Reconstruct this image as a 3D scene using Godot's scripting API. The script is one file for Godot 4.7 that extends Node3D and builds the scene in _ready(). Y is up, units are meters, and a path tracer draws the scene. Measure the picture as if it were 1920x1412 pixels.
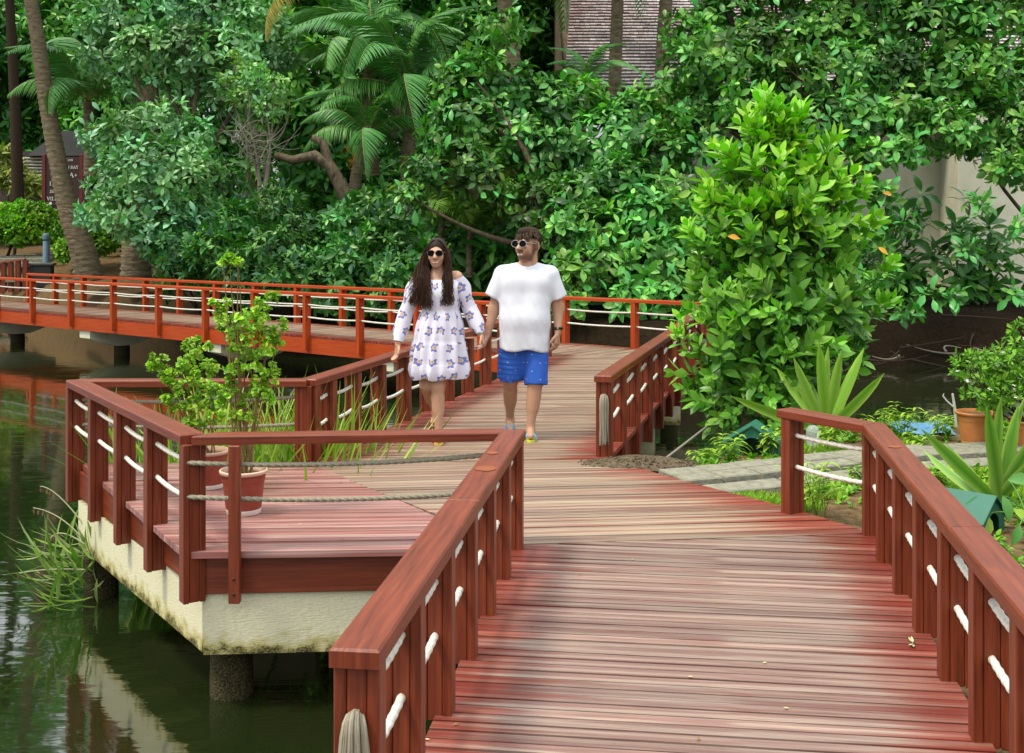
extends Node3D
# A red timber boardwalk over a lagoon, two people walking, tropical trees on the far bank.
# Metres, y up; the camera stands on the deck (deck top is y = 0) and looks along -z.

const RAIL := 0.62
const BRIDGE_RAIL := 0.72
const WATER := -0.88

var rng := RandomNumberGenerator.new()
var used := {}
var M := {}
var LEAF := {}
var noise := FastNoiseLite.new()


class MB:
	var v := PackedVector3Array()
	var n := PackedVector3Array()
	var uv := PackedVector2Array()
	var c := PackedColorArray()
	var i := PackedInt32Array()
	var col := Color(1, 1, 1)
	var uo := Vector2.ZERO
	var edge = null

	func vert(p: Vector3, nn: Vector3, u: Vector2 = Vector2.ZERO) -> int:
		v.append(p)
		n.append(nn)
		uv.append(u + uo)
		c.append(col)
		return v.size() - 1

	func tri(a: int, b: int, d: int) -> void:
		i.append(a)
		i.append(b)
		i.append(d)

	# flat polygon, turned so that it faces out
	func poly(pts: Array, out: Vector3, uvs: Array = []) -> void:
		var nn := Vector3.ZERO
		for k in pts.size():
			var a: Vector3 = pts[k]
			var b: Vector3 = pts[(k + 1) % pts.size()]
			nn += Vector3((a.y - b.y) * (a.z + b.z), (a.z - b.z) * (a.x + b.x), (a.x - b.x) * (a.y + b.y))
		nn = nn.normalized()
		var flip := nn.dot(out) < 0.0
		if flip:
			nn = -nn
		var s := v.size()
		for k in pts.size():
			vert(pts[k], nn, uvs[k] if uvs.size() > 0 else Vector2.ZERO)
		for k in range(1, pts.size() - 1):
			if flip:
				tri(s, s + k, s + k + 1)
			else:
				tri(s, s + k + 1, s + k)

	func box(tf: Transform3D, s: Vector3, bev: float = 0.0, grain: int = 1) -> void:
		var h := s * 0.5
		var g2 := (grain + 1) % 3
		var g3 := (grain + 2) % 3
		for ax in 3:
			var a1 := (ax + 1) % 3
			var a2 := (ax + 2) % 3
			for sg in [-1.0, 1.0]:
				var pts := []
				var uvs := []
				for q in [[-1, -1], [1, -1], [1, 1], [-1, 1]]:
					var p := Vector3.ZERO
					p[ax] = sg * h[ax]
					p[a1] = q[0] * (h[a1] - bev)
					p[a2] = q[1] * (h[a2] - bev)
					pts.append(tf * p)
					uvs.append(Vector2(p[grain], p[g2] + p[g3]) if ax != grain else Vector2(p[g2], p[g3]))
				var out := Vector3.ZERO
				out[ax] = sg
				poly(pts, tf.basis * out, uvs)
		if bev <= 0.0:
			return
		for ax in 3:
			var a1 := (ax + 1) % 3
			var a2 := (ax + 2) % 3
			for s1 in [-1.0, 1.0]:
				for s2 in [-1.0, 1.0]:
					var pts := []
					var uvs := []
					for q in [[-1, 0], [1, 0], [1, 1], [-1, 1]]:
						var p := Vector3.ZERO
						p[ax] = q[0] * (h[ax] - bev)
						p[a1] = s1 * (h[a1] - (bev if q[1] == 0 else 0.0))
						p[a2] = s2 * (h[a2] - (0.0 if q[1] == 0 else bev))
						pts.append(tf * p)
						uvs.append(Vector2(p[grain], p[g2] + p[g3]))
					var out := Vector3.ZERO
					out[a1] = s1
					out[a2] = s2
					poly(pts, tf.basis * out, uvs)
		for sx in [-1.0, 1.0]:
			for sy in [-1.0, 1.0]:
				for sz in [-1.0, 1.0]:
					var o := Vector3(sx, sy, sz)
					var pts := []
					for ax in 3:
						var p := o * (h - Vector3.ONE * bev)
						p[ax] = o[ax] * h[ax]
						pts.append(tf * p)
					poly(pts, tf.basis * o)

	# a board or slab: pts is its top outline (convex, any turn), u runs along dir
	func slab(pts: Array, thick: float, bev: float, dir: Vector3, uvf = null) -> void:
		var mid := Vector3.ZERO
		for p in pts:
			mid += p
		mid /= pts.size()
		var top := []
		var tuv := []
		var ruv := []
		var side := dir.cross(Vector3.UP)
		for p in pts:
			var q: Vector3 = p
			var n := pts.find(p)
			var e0: Vector3 = (q - pts[(n - 1 + pts.size()) % pts.size()]).normalized()
			var e1: Vector3 = (pts[(n + 1) % pts.size()] - q).normalized()
			var inw := (e1 - e0)
			inw.y = 0.0
			var away := Vector3(mid.x - q.x, 0, mid.z - q.z)
			if inw.length() < 0.05:
				inw = away
			if inw.dot(away) < 0.0:
				inw = -inw
			top.append(q + inw.normalized() * bev * 1.25)
			var u := Vector2(q.dot(dir), q.dot(side))
			if uvf != null:
				u = uvf.call(q)
			tuv.append(u)
			ruv.append(u)
		poly(top, Vector3.UP, tuv)
		var low := []
		for p in pts:
			low.append(p - Vector3(0, thick, 0))
		poly(low, Vector3.DOWN, tuv)
		for k in pts.size():
			var j := (k + 1) % pts.size()
			var out: Vector3 = (pts[k] + pts[j]) * 0.5 - mid
			var d := Vector3(0, bev, 0)
			var du: Vector2 = ruv[j] - ruv[k]
			var ofs := Vector2(0, 1) if absf(du.x) > absf(du.y) else Vector2(1, 0)
			poly([top[k], top[j], pts[j] - d, pts[k] - d], out + Vector3.UP * 0.05, [ruv[k], ruv[j], ruv[j] + ofs * bev, ruv[k] + ofs * bev])
			poly([pts[k] - d, pts[j] - d, low[j], low[k]], Vector3(out.x, 0, out.z), [ruv[k], ruv[j], ruv[j] + ofs * thick, ruv[k] + ofs * thick])

	# a swept round body; lobes > 0 twists strands into it
	func tube(path: Array, radii: Array, sides: int = 8, cap: bool = true, lobes: int = 0, twist: float = 0.0, depth: float = 0.0, flat: float = 1.0) -> void:
		var t0: Vector3 = (path[1] - path[0]).normalized()
		var up := Vector3.UP if absf(t0.y) < 0.9 else Vector3.RIGHT
		var x := up.cross(t0).normalized()
		var run := 0.0
		var s := v.size()
		for k in path.size():
			var p: Vector3 = path[k]
			var t: Vector3
			if k == 0:
				t = t0
			elif k == path.size() - 1:
				t = (p - path[k - 1]).normalized()
			else:
				t = (path[k + 1] - path[k - 1]).normalized()
			if k > 0:
				run += p.distance_to(path[k - 1])
			x = (x - t * x.dot(t)).normalized()
			var y := t.cross(x)
			for q in sides + 1:
				var a := TAU * q / sides
				var r: float = radii[k]
				var nn := (x * cos(a) * flat + y * sin(a)).normalized()
				if lobes > 0:
					var ph := lobes * a - twist * run
					r *= 1.0 + depth * cos(ph)
					nn = (nn + (y * cos(a) - x * sin(a)) * depth * lobes * sin(ph)).normalized()
				vert(p + (x * cos(a) + y * sin(a) * flat) * r, nn, Vector2(run, float(q) / sides))
			if k > 0:
				for q in sides:
					var a := s + (k - 1) * (sides + 1) + q
					var b := a + 1
					var d := a + sides + 1
					tri(a, d, b)
					tri(b, d, d + 1)
		if cap:
			for e in [0, path.size() - 1]:
				var t: Vector3 = (path[0] - path[1]) if e == 0 else (path[e] - path[e - 1])
				var ring := []
				for q in sides:
					ring.append(v[s + e * (sides + 1) + q])
				poly(ring, t)

	func lathe(at: Vector3, prof: Array, sides: int = 24) -> void:
		var s := v.size()
		var run := 0.0
		for k in prof.size():
			var p: Vector2 = prof[k]
			var d: Vector2 = prof[mini(k + 1, prof.size() - 1)] - prof[maxi(k - 1, 0)]
			if k > 0:
				run += p.distance_to(prof[k - 1])
			for q in sides + 1:
				var a := TAU * q / sides
				vert(at + Vector3(p.x * cos(a), p.y, p.x * sin(a)), Vector3(d.y * cos(a), -d.x, d.y * sin(a)).normalized(), Vector2(float(q) / sides, run))
			if k > 0:
				for q in sides:
					var a := s + (k - 1) * (sides + 1) + q
					tri(a, a + 1, a + sides + 1)
					tri(a + 1, a + sides + 2, a + sides + 1)

	# one leaf: runs along the local z of tf, faces its local y
	func leaf(tf: Transform3D, ln: float, wd: float, curl: float, fold: float, shape: Array = [0.1, 0.55, 1.0, 0.8, 0.06]) -> void:
		var s := v.size()
		var m := shape.size()
		for k in m:
			var t := float(k) / (m - 1)
			var w: float = shape[k] * wd * 0.5
			var y := -curl * t * t * ln
			var sl := Vector3(0, 1.0, 2.0 * curl * t).normalized()
			var ctr := Vector3(0, y, t * ln)
			var own := col
			if edge != null:
				col = edge
			vert(tf * (ctr + Vector3(-w, fold * w, 0)), tf.basis * (sl + Vector3(fold, 0, 0)).normalized(), Vector2(t, 0))
			col = own
			vert(tf * ctr, tf.basis * sl, Vector2(t, 0.5))
			if edge != null:
				col = edge
			vert(tf * (ctr + Vector3(w, fold * w, 0)), tf.basis * (sl - Vector3(fold, 0, 0)).normalized(), Vector2(t, 1))
			col = own
			if k > 0:
				var a := s + (k - 1) * 3
				for q in 2:
					tri(a + q, a + q + 1, a + q + 3)
					tri(a + q + 1, a + q + 4, a + q + 3)

	func mesh() -> ArrayMesh:
		var arr := []
		arr.resize(Mesh.ARRAY_MAX)
		arr[Mesh.ARRAY_VERTEX] = v
		arr[Mesh.ARRAY_NORMAL] = n
		arr[Mesh.ARRAY_TEX_UV] = uv
		arr[Mesh.ARRAY_COLOR] = c
		arr[Mesh.ARRAY_INDEX] = i
		var m := ArrayMesh.new()
		m.add_surface_from_arrays(Mesh.PRIMITIVE_TRIANGLES, arr)
		return m


# round cones joined by a smooth minimum, meshed as surface nets
class Field:
	var A := PackedVector3Array()
	var B := PackedVector3Array()
	var S := PackedVector3Array()
	var RA := PackedFloat32Array()
	var RB := PackedFloat32Array()
	var FL := PackedByteArray()
	var k := 0.03
	var post = null

	func bone(a: Vector3, b: Vector3, ra: float, rb: float, sz: float = 1.0, fl: int = 0) -> void:
		A.append(a)
		B.append(b if a.distance_to(b) > 0.0005 else a + Vector3(0, 0.001, 0))
		var m := maxf(sz, 1.0)
		S.append(Vector3(1, 1, sz) / m)
		RA.append(ra / m)
		RB.append(rb / m)
		FL.append(fl)

	func ball(a: Vector3, r: Vector3) -> void:
		A.append(a)
		B.append(a + Vector3(0, 0.001, 0))
		var m := minf(r.x, minf(r.y, r.z))
		S.append(Vector3(m / r.x, m / r.y, m / r.z))
		RA.append(m)
		RB.append(m)
		FL.append(0)

	func one(j: int, p: Vector3) -> float:
		var sc := S[j]
		var q := (p - A[j]) * sc
		var ba := (B[j] - A[j]) * sc
		var h := q.dot(ba) / ba.dot(ba)
		var t := clampf(h, 0.0, 1.0)
		var d := (q - ba * t).length() - lerpf(RA[j], RB[j], t)
		if FL[j] == 1:
			d = maxf(d, (h - 1.0) * ba.length())
		return d

	func at(p: Vector3, act: PackedInt32Array) -> float:
		var d := 1e9
		for j in act:
			var e := one(j, p)
			var h := maxf(k - absf(d - e), 0.0)
			d = minf(d, e) - h * h / (4.0 * k)
		if post != null:
			d = post.call(p, d)
		return d

	func nets(out: MB, lo: Vector3, hi: Vector3, cell: float, color = null, xf: Transform3D = Transform3D.IDENTITY) -> void:
		var bs := 4
		var nb := Vector3i(((hi - lo) / (cell * bs)).ceil())
		var g := nb * bs + Vector3i.ONE
		var val := PackedFloat32Array()
		val.resize(g.x * g.y * g.z)
		val.fill(1e8)
		var gx := g.x
		var gxy := g.x * g.y
		var kept := []
		var rad := cell * bs * 0.87
		for bz in nb.z:
			for by in nb.y:
				for bx in nb.x:
					var ctr := lo + (Vector3(bx, by, bz) + Vector3.ONE * 0.5) * cell * bs
					var ds := PackedFloat32Array()
					var dm := 1e9
					for j in A.size():
						var e := one(j, ctr)
						ds.append(e)
						dm = minf(dm, e)
					if dm > rad + k + 0.02 or (dm < -rad - 0.02 and not post != null):
						continue
					var act := PackedInt32Array()
					for j in A.size():
						if ds[j] < dm + 2.0 * rad + k:
							act.append(j)
					kept.append(Vector3i(bx, by, bz))
					for z in bs + 1:
						for y in bs + 1:
							var o := (bz * bs + z) * gxy + (by * bs + y) * gx + bx * bs
							for x in bs + 1:
								if val[o + x] > 9e7:
									val[o + x] = at(lo + Vector3(bx * bs + x, by * bs + y, bz * bs + z) * cell, act)
		var vid := {}
		var pos := PackedVector3Array()
		var offs := [0, 1, gx, gx + 1, gxy, gxy + 1, gxy + gx, gxy + gx + 1]
		var edges := [[0, 1], [2, 3], [4, 5], [6, 7], [0, 2], [1, 3], [4, 6], [5, 7], [0, 4], [1, 5], [2, 6], [3, 7]]
		for b in kept:
			for z in bs:
				for y in bs:
					for x in bs:
						var cx: int = b.x * bs + x
						var cy: int = b.y * bs + y
						var cz: int = b.z * bs + z
						var o := cz * gxy + cy * gx + cx
						var neg := 0
						for q in 8:
							if val[o + offs[q]] < 0.0:
								neg += 1
						if neg == 0 or neg == 8:
							continue
						var sum := Vector3.ZERO
						var cnt := 0
						for e in edges:
							var va := val[o + offs[e[0]]]
							var vb := val[o + offs[e[1]]]
							if (va < 0.0) != (vb < 0.0) and va < 9e7 and vb < 9e7:
								var pa := Vector3(e[0] & 1, (e[0] >> 1) & 1, (e[0] >> 2) & 1)
								var pb := Vector3(e[1] & 1, (e[1] >> 1) & 1, (e[1] >> 2) & 1)
								sum += pa.lerp(pb, va / (va - vb))
								cnt += 1
						if cnt == 0:
							continue
						vid[o] = pos.size()
						pos.append(lo + (Vector3(cx, cy, cz) + sum / cnt) * cell)
		var nor := PackedVector3Array()
		nor.resize(pos.size())
		var idx := PackedInt32Array()
		var ax := [[1, gx, gxy], [gx, gxy, 1], [gxy, 1, gx]]
		for o in vid:
			var v0 := val[o]
			for e in ax:
				var v1 := val[o + e[0]]
				if (v0 < 0.0) == (v1 < 0.0):
					continue
				var a = vid.get(o)
				var b = vid.get(o - e[1])
				var d = vid.get(o - e[1] - e[2])
				var f = vid.get(o - e[2])
				if b == null or d == null or f == null:
					continue
				var quad := [a, b, d, f] if v0 >= 0.0 else [a, f, d, b]
				for t in [[0, 1, 2], [0, 2, 3]]:
					var i0: int = quad[t[0]]
					var i1: int = quad[t[1]]
					var i2: int = quad[t[2]]
					var nn := (pos[i2] - pos[i0]).cross(pos[i1] - pos[i0])
					nor[i0] += nn
					nor[i1] += nn
					nor[i2] += nn
					idx.append(i0)
					idx.append(i1)
					idx.append(i2)
		var s := out.v.size()
		for q in pos.size():
			var nn := nor[q].normalized()
			if color != null:
				out.col = color.call(pos[q])
			out.vert(xf * pos[q], xf.basis * nn, Vector2(pos[q].x, pos[q].y))
		for q in idx:
			out.i.append(s + q)


# ---------------------------------------------------------------- naming and placing

func numbered(called: String) -> String:
	var k: int = used.get(called, 0)
	used[called] = k + 1
	return called if k == 0 else "%s_%03d" % [called, k]


func tag(o: Node, label: String, category: String = "", group: String = "", kind: String = "") -> Node:
	if label != "":
		o.set_meta("label", label)
	if category != "":
		o.set_meta("category", category)
	if group != "":
		o.set_meta("group", group)
	if kind != "":
		o.set_meta("kind", kind)
	return o


func thing(called: String, label: String, category: String, at: Vector3 = Vector3.ZERO, turn: float = 0.0, group: String = "") -> Node3D:
	var o := Node3D.new()
	o.name = numbered(called)
	add_child(o)
	o.position = at
	o.rotation.y = turn
	tag(o, label, category, group)
	return o


func put(called: String, mesh: Mesh, material: Material, parent: Node = null, tf: Transform3D = Transform3D.IDENTITY) -> MeshInstance3D:
	var o := MeshInstance3D.new()
	o.mesh = mesh
	o.material_override = material
	o.transform = tf
	o.cast_shadow = GeometryInstance3D.SHADOW_CASTING_SETTING_ON
	if parent == null or parent == self:
		o.name = numbered(called)
		add_child(o)
	else:
		o.name = called
		parent.add_child(o, true)
	return o


func part(called: String, mb: MB, material: Material, parent: Node = null, tf: Transform3D = Transform3D.IDENTITY) -> MeshInstance3D:
	return put(called, mb.mesh(), material, parent, tf)


func many(called: String, mesh: Mesh, material: Material, parent: Node, tfs: Array, cols: Array) -> MultiMeshInstance3D:
	var mm := MultiMesh.new()
	mm.transform_format = MultiMesh.TRANSFORM_3D
	mm.use_colors = true
	mm.mesh = mesh
	mm.instance_count = tfs.size()
	for k in tfs.size():
		mm.set_instance_transform(k, tfs[k])
		mm.set_instance_color(k, cols[k % cols.size()])
	var o := MultiMeshInstance3D.new()
	o.multimesh = mm
	o.material_override = material
	o.name = called if parent != self else numbered(called)
	parent.add_child(o, true)
	o.set_meta("kind", "stuff")
	return o


func facing(up: Vector3, spin: float, scl: float, at: Vector3) -> Transform3D:
	var y := up.normalized()
	var x := y.cross(Vector3(0.31, 0.2, 0.93)).normalized()
	var z := x.cross(y)
	return Transform3D(Basis(x, y, z).rotated(y, spin).scaled(Vector3.ONE * scl), at)


func along(from: Vector3, to: Vector3, roll: Vector3 = Vector3.UP) -> Basis:
	var z := (to - from).normalized()
	var x := roll.cross(z).normalized()
	return Basis(x, z.cross(x), z)


func rv(a: float = 1.0) -> Vector3:
	return Vector3(rng.randf_range(-a, a), rng.randf_range(-a, a), rng.randf_range(-a, a))


func curve(a: Vector3, b: Vector3, bend: Vector3, m: int = 8) -> Array:
	var out := []
	for k in m + 1:
		var t := float(k) / m
		out.append(a.lerp(b, t) + bend * 4.0 * t * (1.0 - t))
	return out


func taper(a: float, b: float, m: int = 8) -> Array:
	var out := []
	for k in m + 1:
		out.append(lerpf(a, b, float(k) / m))
	return out


# ---------------------------------------------------------------- materials

func lin(r: float, g: float, b: float) -> Color:
	return Color(r, g, b).linear_to_srgb()


func mat(color: Color, rough: float, spec: float = 0.5) -> StandardMaterial3D:
	var m := StandardMaterial3D.new()
	m.albedo_color = color
	m.roughness = rough
	m.metallic_specular = spec
	return m


func vmat(rough: float, spec: float = 0.5, back: Color = Color(0, 0, 0)) -> StandardMaterial3D:
	var m := mat(Color(1, 1, 1), rough, spec)
	m.vertex_color_use_as_albedo = true
	if back != Color(0, 0, 0):
		m.backlight_enabled = true
		m.backlight = back
	return m


func noise_bytes(w: int, h: int, freq: float, sd: int, octaves: int = 4, sx: int = 1, sy: int = 1) -> PackedByteArray:
	var f := FastNoiseLite.new()
	f.noise_type = FastNoiseLite.TYPE_SIMPLEX_SMOOTH
	f.seed = sd
	f.frequency = freq
	f.fractal_octaves = octaves
	var im := f.get_seamless_image(maxi(w / sx, 8), maxi(h / sy, 8))
	im.convert(Image.FORMAT_L8)
	if sx > 1 or sy > 1:
		im.resize(w, h, Image.INTERPOLATE_CUBIC)
	return im.get_data()


func tex_of(w: int, h: int, data: PackedByteArray, fmt: int = Image.FORMAT_RGB8) -> ImageTexture:
	return ImageTexture.create_from_image(Image.create_from_data(w, h, false, fmt, data))


# colour ramp through a noise: stops is an array of colours (sRGB)
func ramp_tex(w: int, h: int, stops: Array, freq: float, sd: int, sx: int = 1, sy: int = 1, fine: float = 0.25) -> ImageTexture:
	var a := noise_bytes(w, h, freq, sd, 5, sx, sy)
	var b := noise_bytes(w, h, 0.11, sd + 7, 3, sx, sy)
	var out := PackedByteArray()
	out.resize(w * h * 3)
	var lut := PackedByteArray()
	lut.resize(256 * 3)
	for k in 256:
		var t := k / 255.0 * (stops.size() - 1)
		var j := mini(int(t), stops.size() - 2)
		var col: Color = stops[j].lerp(stops[j + 1], t - j)
		lut[k * 3] = col.r8
		lut[k * 3 + 1] = col.g8
		lut[k * 3 + 2] = col.b8
	var keep := 1.0 - fine
	for k in w * h:
		var t := clampi(int(a[k] * keep + b[k] * fine), 0, 255) * 3
		out[k * 3] = lut[t]
		out[k * 3 + 1] = lut[t + 1]
		out[k * 3 + 2] = lut[t + 2]
	return tex_of(w, h, out)


func bump_tex(w: int, h: int, freq: float, sd: int, strength: float, sx: int = 1, sy: int = 1, octaves: int = 4) -> ImageTexture:
	var im := Image.create_from_data(w, h, false, Image.FORMAT_L8, noise_bytes(w, h, freq, sd, octaves, sx, sy))
	im.convert(Image.FORMAT_RGBA8)
	im.bump_map_to_normal_map(strength)
	return ImageTexture.create_from_image(im)


# painted deck boards: sixteen rows of boards, the paint walked off where people tread
func deck_tex(sd: int, red: Color, worn: Color, pale: Color, bias: float, edge: float) -> ImageTexture:
	var w := 1024
	var h := 1024
	var a := noise_bytes(w, h, 0.02, sd, 4, 16, 1)
	var b := noise_bytes(w, h, 0.008, sd + 3, 4, 3, 1)
	var g := noise_bytes(w, h, 0.12, sd + 5, 3, 24, 1)
	var r := RandomNumberGenerator.new()
	r.seed = sd
	var off := []
	var tone := []
	for k in 16:
		off.append(r.randf_range(-0.16, 0.16))
		tone.append(r.randf_range(0.88, 1.1))
	var out := PackedByteArray()
	out.resize(w * h * 3)
	var prof := PackedFloat32Array()
	for x in w:
		var u := x / 1023.0
		prof.append(minf(smoothstep(0.02, edge, u), smoothstep(0.02, edge, 1.0 - u)))
	var o := 0
	var q := 0
	for y in h:
		var row := y / 64
		var po: float = off[row] + bias
		var to: float = tone[row]
		for x in w:
			var s := a[q] / 255.0 - 0.5
			var t := clampf((prof[x] * 0.9 + s * 0.6 + (b[q] / 255.0 - 0.5) * 0.65 + po) * 1.25, 0.0, 1.0)
			var gr := to * (0.86 + 0.28 * g[q] / 255.0)
			var wc := worn.lerp(pale, clampf(0.5 + s * 3.0, 0.0, 1.0))
			out[o] = clampi(int(lerpf(red.r, wc.r, t) * gr * 255.0), 0, 255)
			out[o + 1] = clampi(int(lerpf(red.g, wc.g, t) * gr * 255.0), 0, 255)
			out[o + 2] = clampi(int(lerpf(red.b, wc.b, t) * gr * 255.0), 0, 255)
			o += 3
			q += 1
	return tex_of(w, h, out)


# concrete beam: the tide has left an algae band and a crust along the bottom (v = 1)
func tide_tex() -> ImageTexture:
	var w := 1024
	var h := 256
	var a := noise_bytes(w, h, 0.012, 91, 4)
	var b := noise_bytes(w, h, 0.07, 92, 4)
	var f := noise_bytes(w, h, 0.2, 93, 2)
	var clean := Color8(208, 203, 172)
	var yellow := Color8(178, 168, 112)
	var algae := Color8(112, 106, 62)
	var crust := Color8(46, 44, 30)
	var out := PackedByteArray()
	out.resize(w * h * 3)
	var o := 0
	for y in h:
		for x in w:
			var q := y * w + x
			var na := a[q] / 255.0 - 0.5
			var nb := b[q] / 255.0 - 0.5
			var nf := f[q] / 255.0 - 0.5
			var t := float(y) / h + na * 0.35 + nb * 0.12
			var c := clean
			c = c.lerp(yellow, clampf((t - 0.62) * 3.6 + nf * 0.5, 0.0, 1.0))
			c = c.lerp(algae, clampf((t - 0.84) * 7.0 + nf * 1.6, 0.0, 1.0))
			c = c.lerp(crust, clampf((t - 1.02) * 9.0 + nb * 4.0 + nf * 2.5, 0.0, 1.0))
			var k := 1.0 + nf * 0.12 + nb * 0.08
			out[o] = clampi(int(c.r * k * 255.0), 0, 255)
			out[o + 1] = clampi(int(c.g * k * 255.0), 0, 255)
			out[o + 2] = clampi(int(c.b * k * 255.0), 0, 255)
			o += 3
	return tex_of(w, h, out)


func textured(t: Texture2D, rough: float, spec: float = 0.5, scale: Vector3 = Vector3.ONE, tri: bool = false, normal: Texture2D = null, nscale: float = 1.0, world: bool = true) -> StandardMaterial3D:
	var m := mat(Color(1, 1, 1), rough, spec)
	m.albedo_texture = t
	m.uv1_scale = scale
	if tri:
		m.uv1_triplanar = true
		m.uv1_world_triplanar = world
	if normal:
		m.normal_enabled = true
		m.normal_texture = normal
		m.normal_scale = nscale
	return m


func make_materials() -> void:
	var grain := bump_tex(512, 512, 0.03, 5, 3.0, 16, 1)
	M.paint = textured(ramp_tex(512, 512, [Color8(62, 22, 9), Color8(100, 40, 18), Color8(116, 50, 25), Color8(134, 68, 40)], 0.026, 11, 9, 1), 0.44, 0.45, Vector3(0.85, 2.1, 1), false, grain, 0.4)
	M.orange = textured(ramp_tex(512, 512, [Color8(120, 40, 13), Color8(152, 57, 20), Color8(164, 66, 25), Color8(176, 82, 38)], 0.03, 23, 10, 1), 0.5, 0.3, Vector3(0.7, 2.0, 1), false, grain, 0.4)
	M.walk = textured(deck_tex(31, Color8(116, 50, 38), Color8(124, 100, 88), Color8(144, 126, 106), -0.02, 0.3), 0.45, 0.35, Vector3.ONE, false, grain, 0.35)
	M.fore = textured(deck_tex(37, Color8(114, 46, 34), Color8(118, 90, 82), Color8(140, 120, 108), 0.14, 0.26), 0.42, 0.38, Vector3.ONE, false, grain, 0.35)
	M.deck = textured(deck_tex(41, Color8(132, 56, 46), Color8(142, 94, 88), Color8(164, 130, 124), 0.02, 0.2), 0.36, 0.45, Vector3.ONE, false, grain, 0.35)
	M.raw = textured(ramp_tex(128, 128, [Color8(96, 46, 22), Color8(134, 70, 34), Color8(112, 54, 26)], 0.05, 43, 4, 1), 0.6, 0.4, Vector3(6, 6, 1))
	M.tide = textured(tide_tex(), 0.7, 0.3, Vector3(0.6, 1, 1), false, bump_tex(512, 512, 0.06, 95, 6.0), 0.5)
	M.concrete = textured(ramp_tex(256, 256, [Color8(168, 166, 146), Color8(200, 196, 172), Color8(208, 204, 184)], 0.02, 47), 0.75, 0.3, Vector3.ONE, true)
	M.pile = textured(ramp_tex(256, 256, [Color8(18, 17, 12), Color8(44, 40, 26), Color8(78, 72, 44), Color8(120, 112, 84)], 0.07, 53), 0.85, 0.3, Vector3.ONE * 3.0, true, bump_tex(256, 256, 0.08, 54, 12.0))
	M.rope = textured(ramp_tex(128, 128, [Color8(172, 170, 156), Color8(206, 204, 192), Color8(218, 216, 206)], 0.05, 59, 1, 4), 0.6, 0.4, Vector3(4, 1, 1))
	M.hemp = mat(Color8(142, 135, 116), 0.85, 0.3)
	M.soil = textured(ramp_tex(1024, 1024, [Color8(50, 38, 25), Color8(86, 68, 45), Color8(114, 94, 65), Color8(138, 118, 84)], 0.016, 61, 1, 1, 0.4), 0.92, 0.2, Vector3.ONE * 0.55, true, bump_tex(512, 512, 0.05, 62, 9.0, 1, 1, 5), 0.8)
	M.clod = textured(ramp_tex(128, 128, [Color8(56, 48, 38), Color8(84, 74, 58), Color8(112, 100, 82)], 0.05, 63), 0.95, 0.2, Vector3.ONE * 3.0, true)
	M.paver = textured(ramp_tex(256, 256, [Color8(98, 97, 84), Color8(126, 124, 108), Color8(144, 140, 122)], 0.03, 64), 0.85, 0.3, Vector3.ONE * 1.4, true, bump_tex(256, 256, 0.09, 65, 5.0), 0.5)
	M.bark = textured(ramp_tex(256, 256, [Color8(52, 46, 36), Color8(92, 82, 66), Color8(128, 118, 100)], 0.03, 67, 1, 4), 0.9, 0.2, Vector3(1, 1, 1), true, bump_tex(256, 256, 0.05, 68, 8.0, 1, 3), 0.7)
	M.palm = textured(ramp_tex(256, 256, [Color8(72, 62, 46), Color8(120, 108, 86), Color8(150, 140, 118)], 0.03, 71, 3, 1), 0.9, 0.2, Vector3(1.2, 1.2, 1.2), true, bump_tex(256, 256, 0.05, 72, 8.0, 3, 1), 0.6)
	M.twig = mat(Color8(126, 120, 108), 0.85, 0.2)
	M.dark_twig = mat(Color8(58, 48, 38), 0.9, 0.2)
	M.wall = textured(ramp_tex(256, 256, [Color8(196, 194, 172), Color8(212, 210, 190), Color8(218, 216, 198)], 0.02, 73), 0.85, 0.3, Vector3.ONE * 0.3, true)
	M.leaf_gloss = vmat(0.36, 0.42, Color(0.55, 0.7, 0.18))
	M.leaf_soft = vmat(0.42, 0.42, Color(0.48, 0.75, 0.16))
	M.frond = vmat(0.42, 0.45, Color(0.5, 0.6, 0.2))
	M.grass = vmat(0.6, 0.3, Color(0.5, 0.6, 0.2))
	M.tint = vmat(0.6, 0.3)
	M.skin = vmat(0.5, 0.4)
	M.skin.subsurf_scatter_enabled = true
	M.skin.subsurf_scatter_strength = 0.12
	M.terracotta = textured(ramp_tex(128, 128, [Color8(122, 52, 38), Color8(142, 64, 48), Color8(154, 78, 60)], 0.03, 77), 0.6, 0.4, Vector3.ONE * 1.5, true)
	M.clay = textured(ramp_tex(128, 128, [Color8(158, 98, 52), Color8(184, 120, 68), Color8(196, 136, 88)], 0.03, 78), 0.7, 0.3, Vector3.ONE * 1.5, true)
	M.white = mat(Color8(226, 224, 216), 0.6)
	M.green_metal = textured(ramp_tex(128, 128, [Color8(18, 76, 60), Color8(24, 92, 72), Color8(36, 104, 82)], 0.02, 79), 0.45, 0.5, Vector3.ONE * 1.0, true)
	M.black = mat(Color8(16, 15, 14), 0.5)


func make_water_material() -> StandardMaterial3D:
	var m := mat(lin(0.01, 0.016, 0.004), 0.03, 1.0)
	m.normal_enabled = true
	m.normal_texture = bump_tex(1024, 1024, 0.012, 83, 7.0, 2, 1, 4)
	m.normal_scale = 0.1
	m.clearcoat_enabled = true
	m.clearcoat = 0.45
	m.clearcoat_roughness = 0.03
	m.uv1_triplanar = true
	m.uv1_world_triplanar = true
	m.uv1_scale = Vector3(0.16, 0.16, 0.3)
	return m


# ---------------------------------------------------------------- ground and water

func shore(x: float) -> float:
	if x < 2.7:
		return 18.4 + 0.8333 * (2.7 - x)
	if x < 8.0:
		return lerpf(18.4, 22.0, smoothstep(2.7, 8.0, x))
	return 22.0 + (x - 8.0) * 0.08


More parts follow.
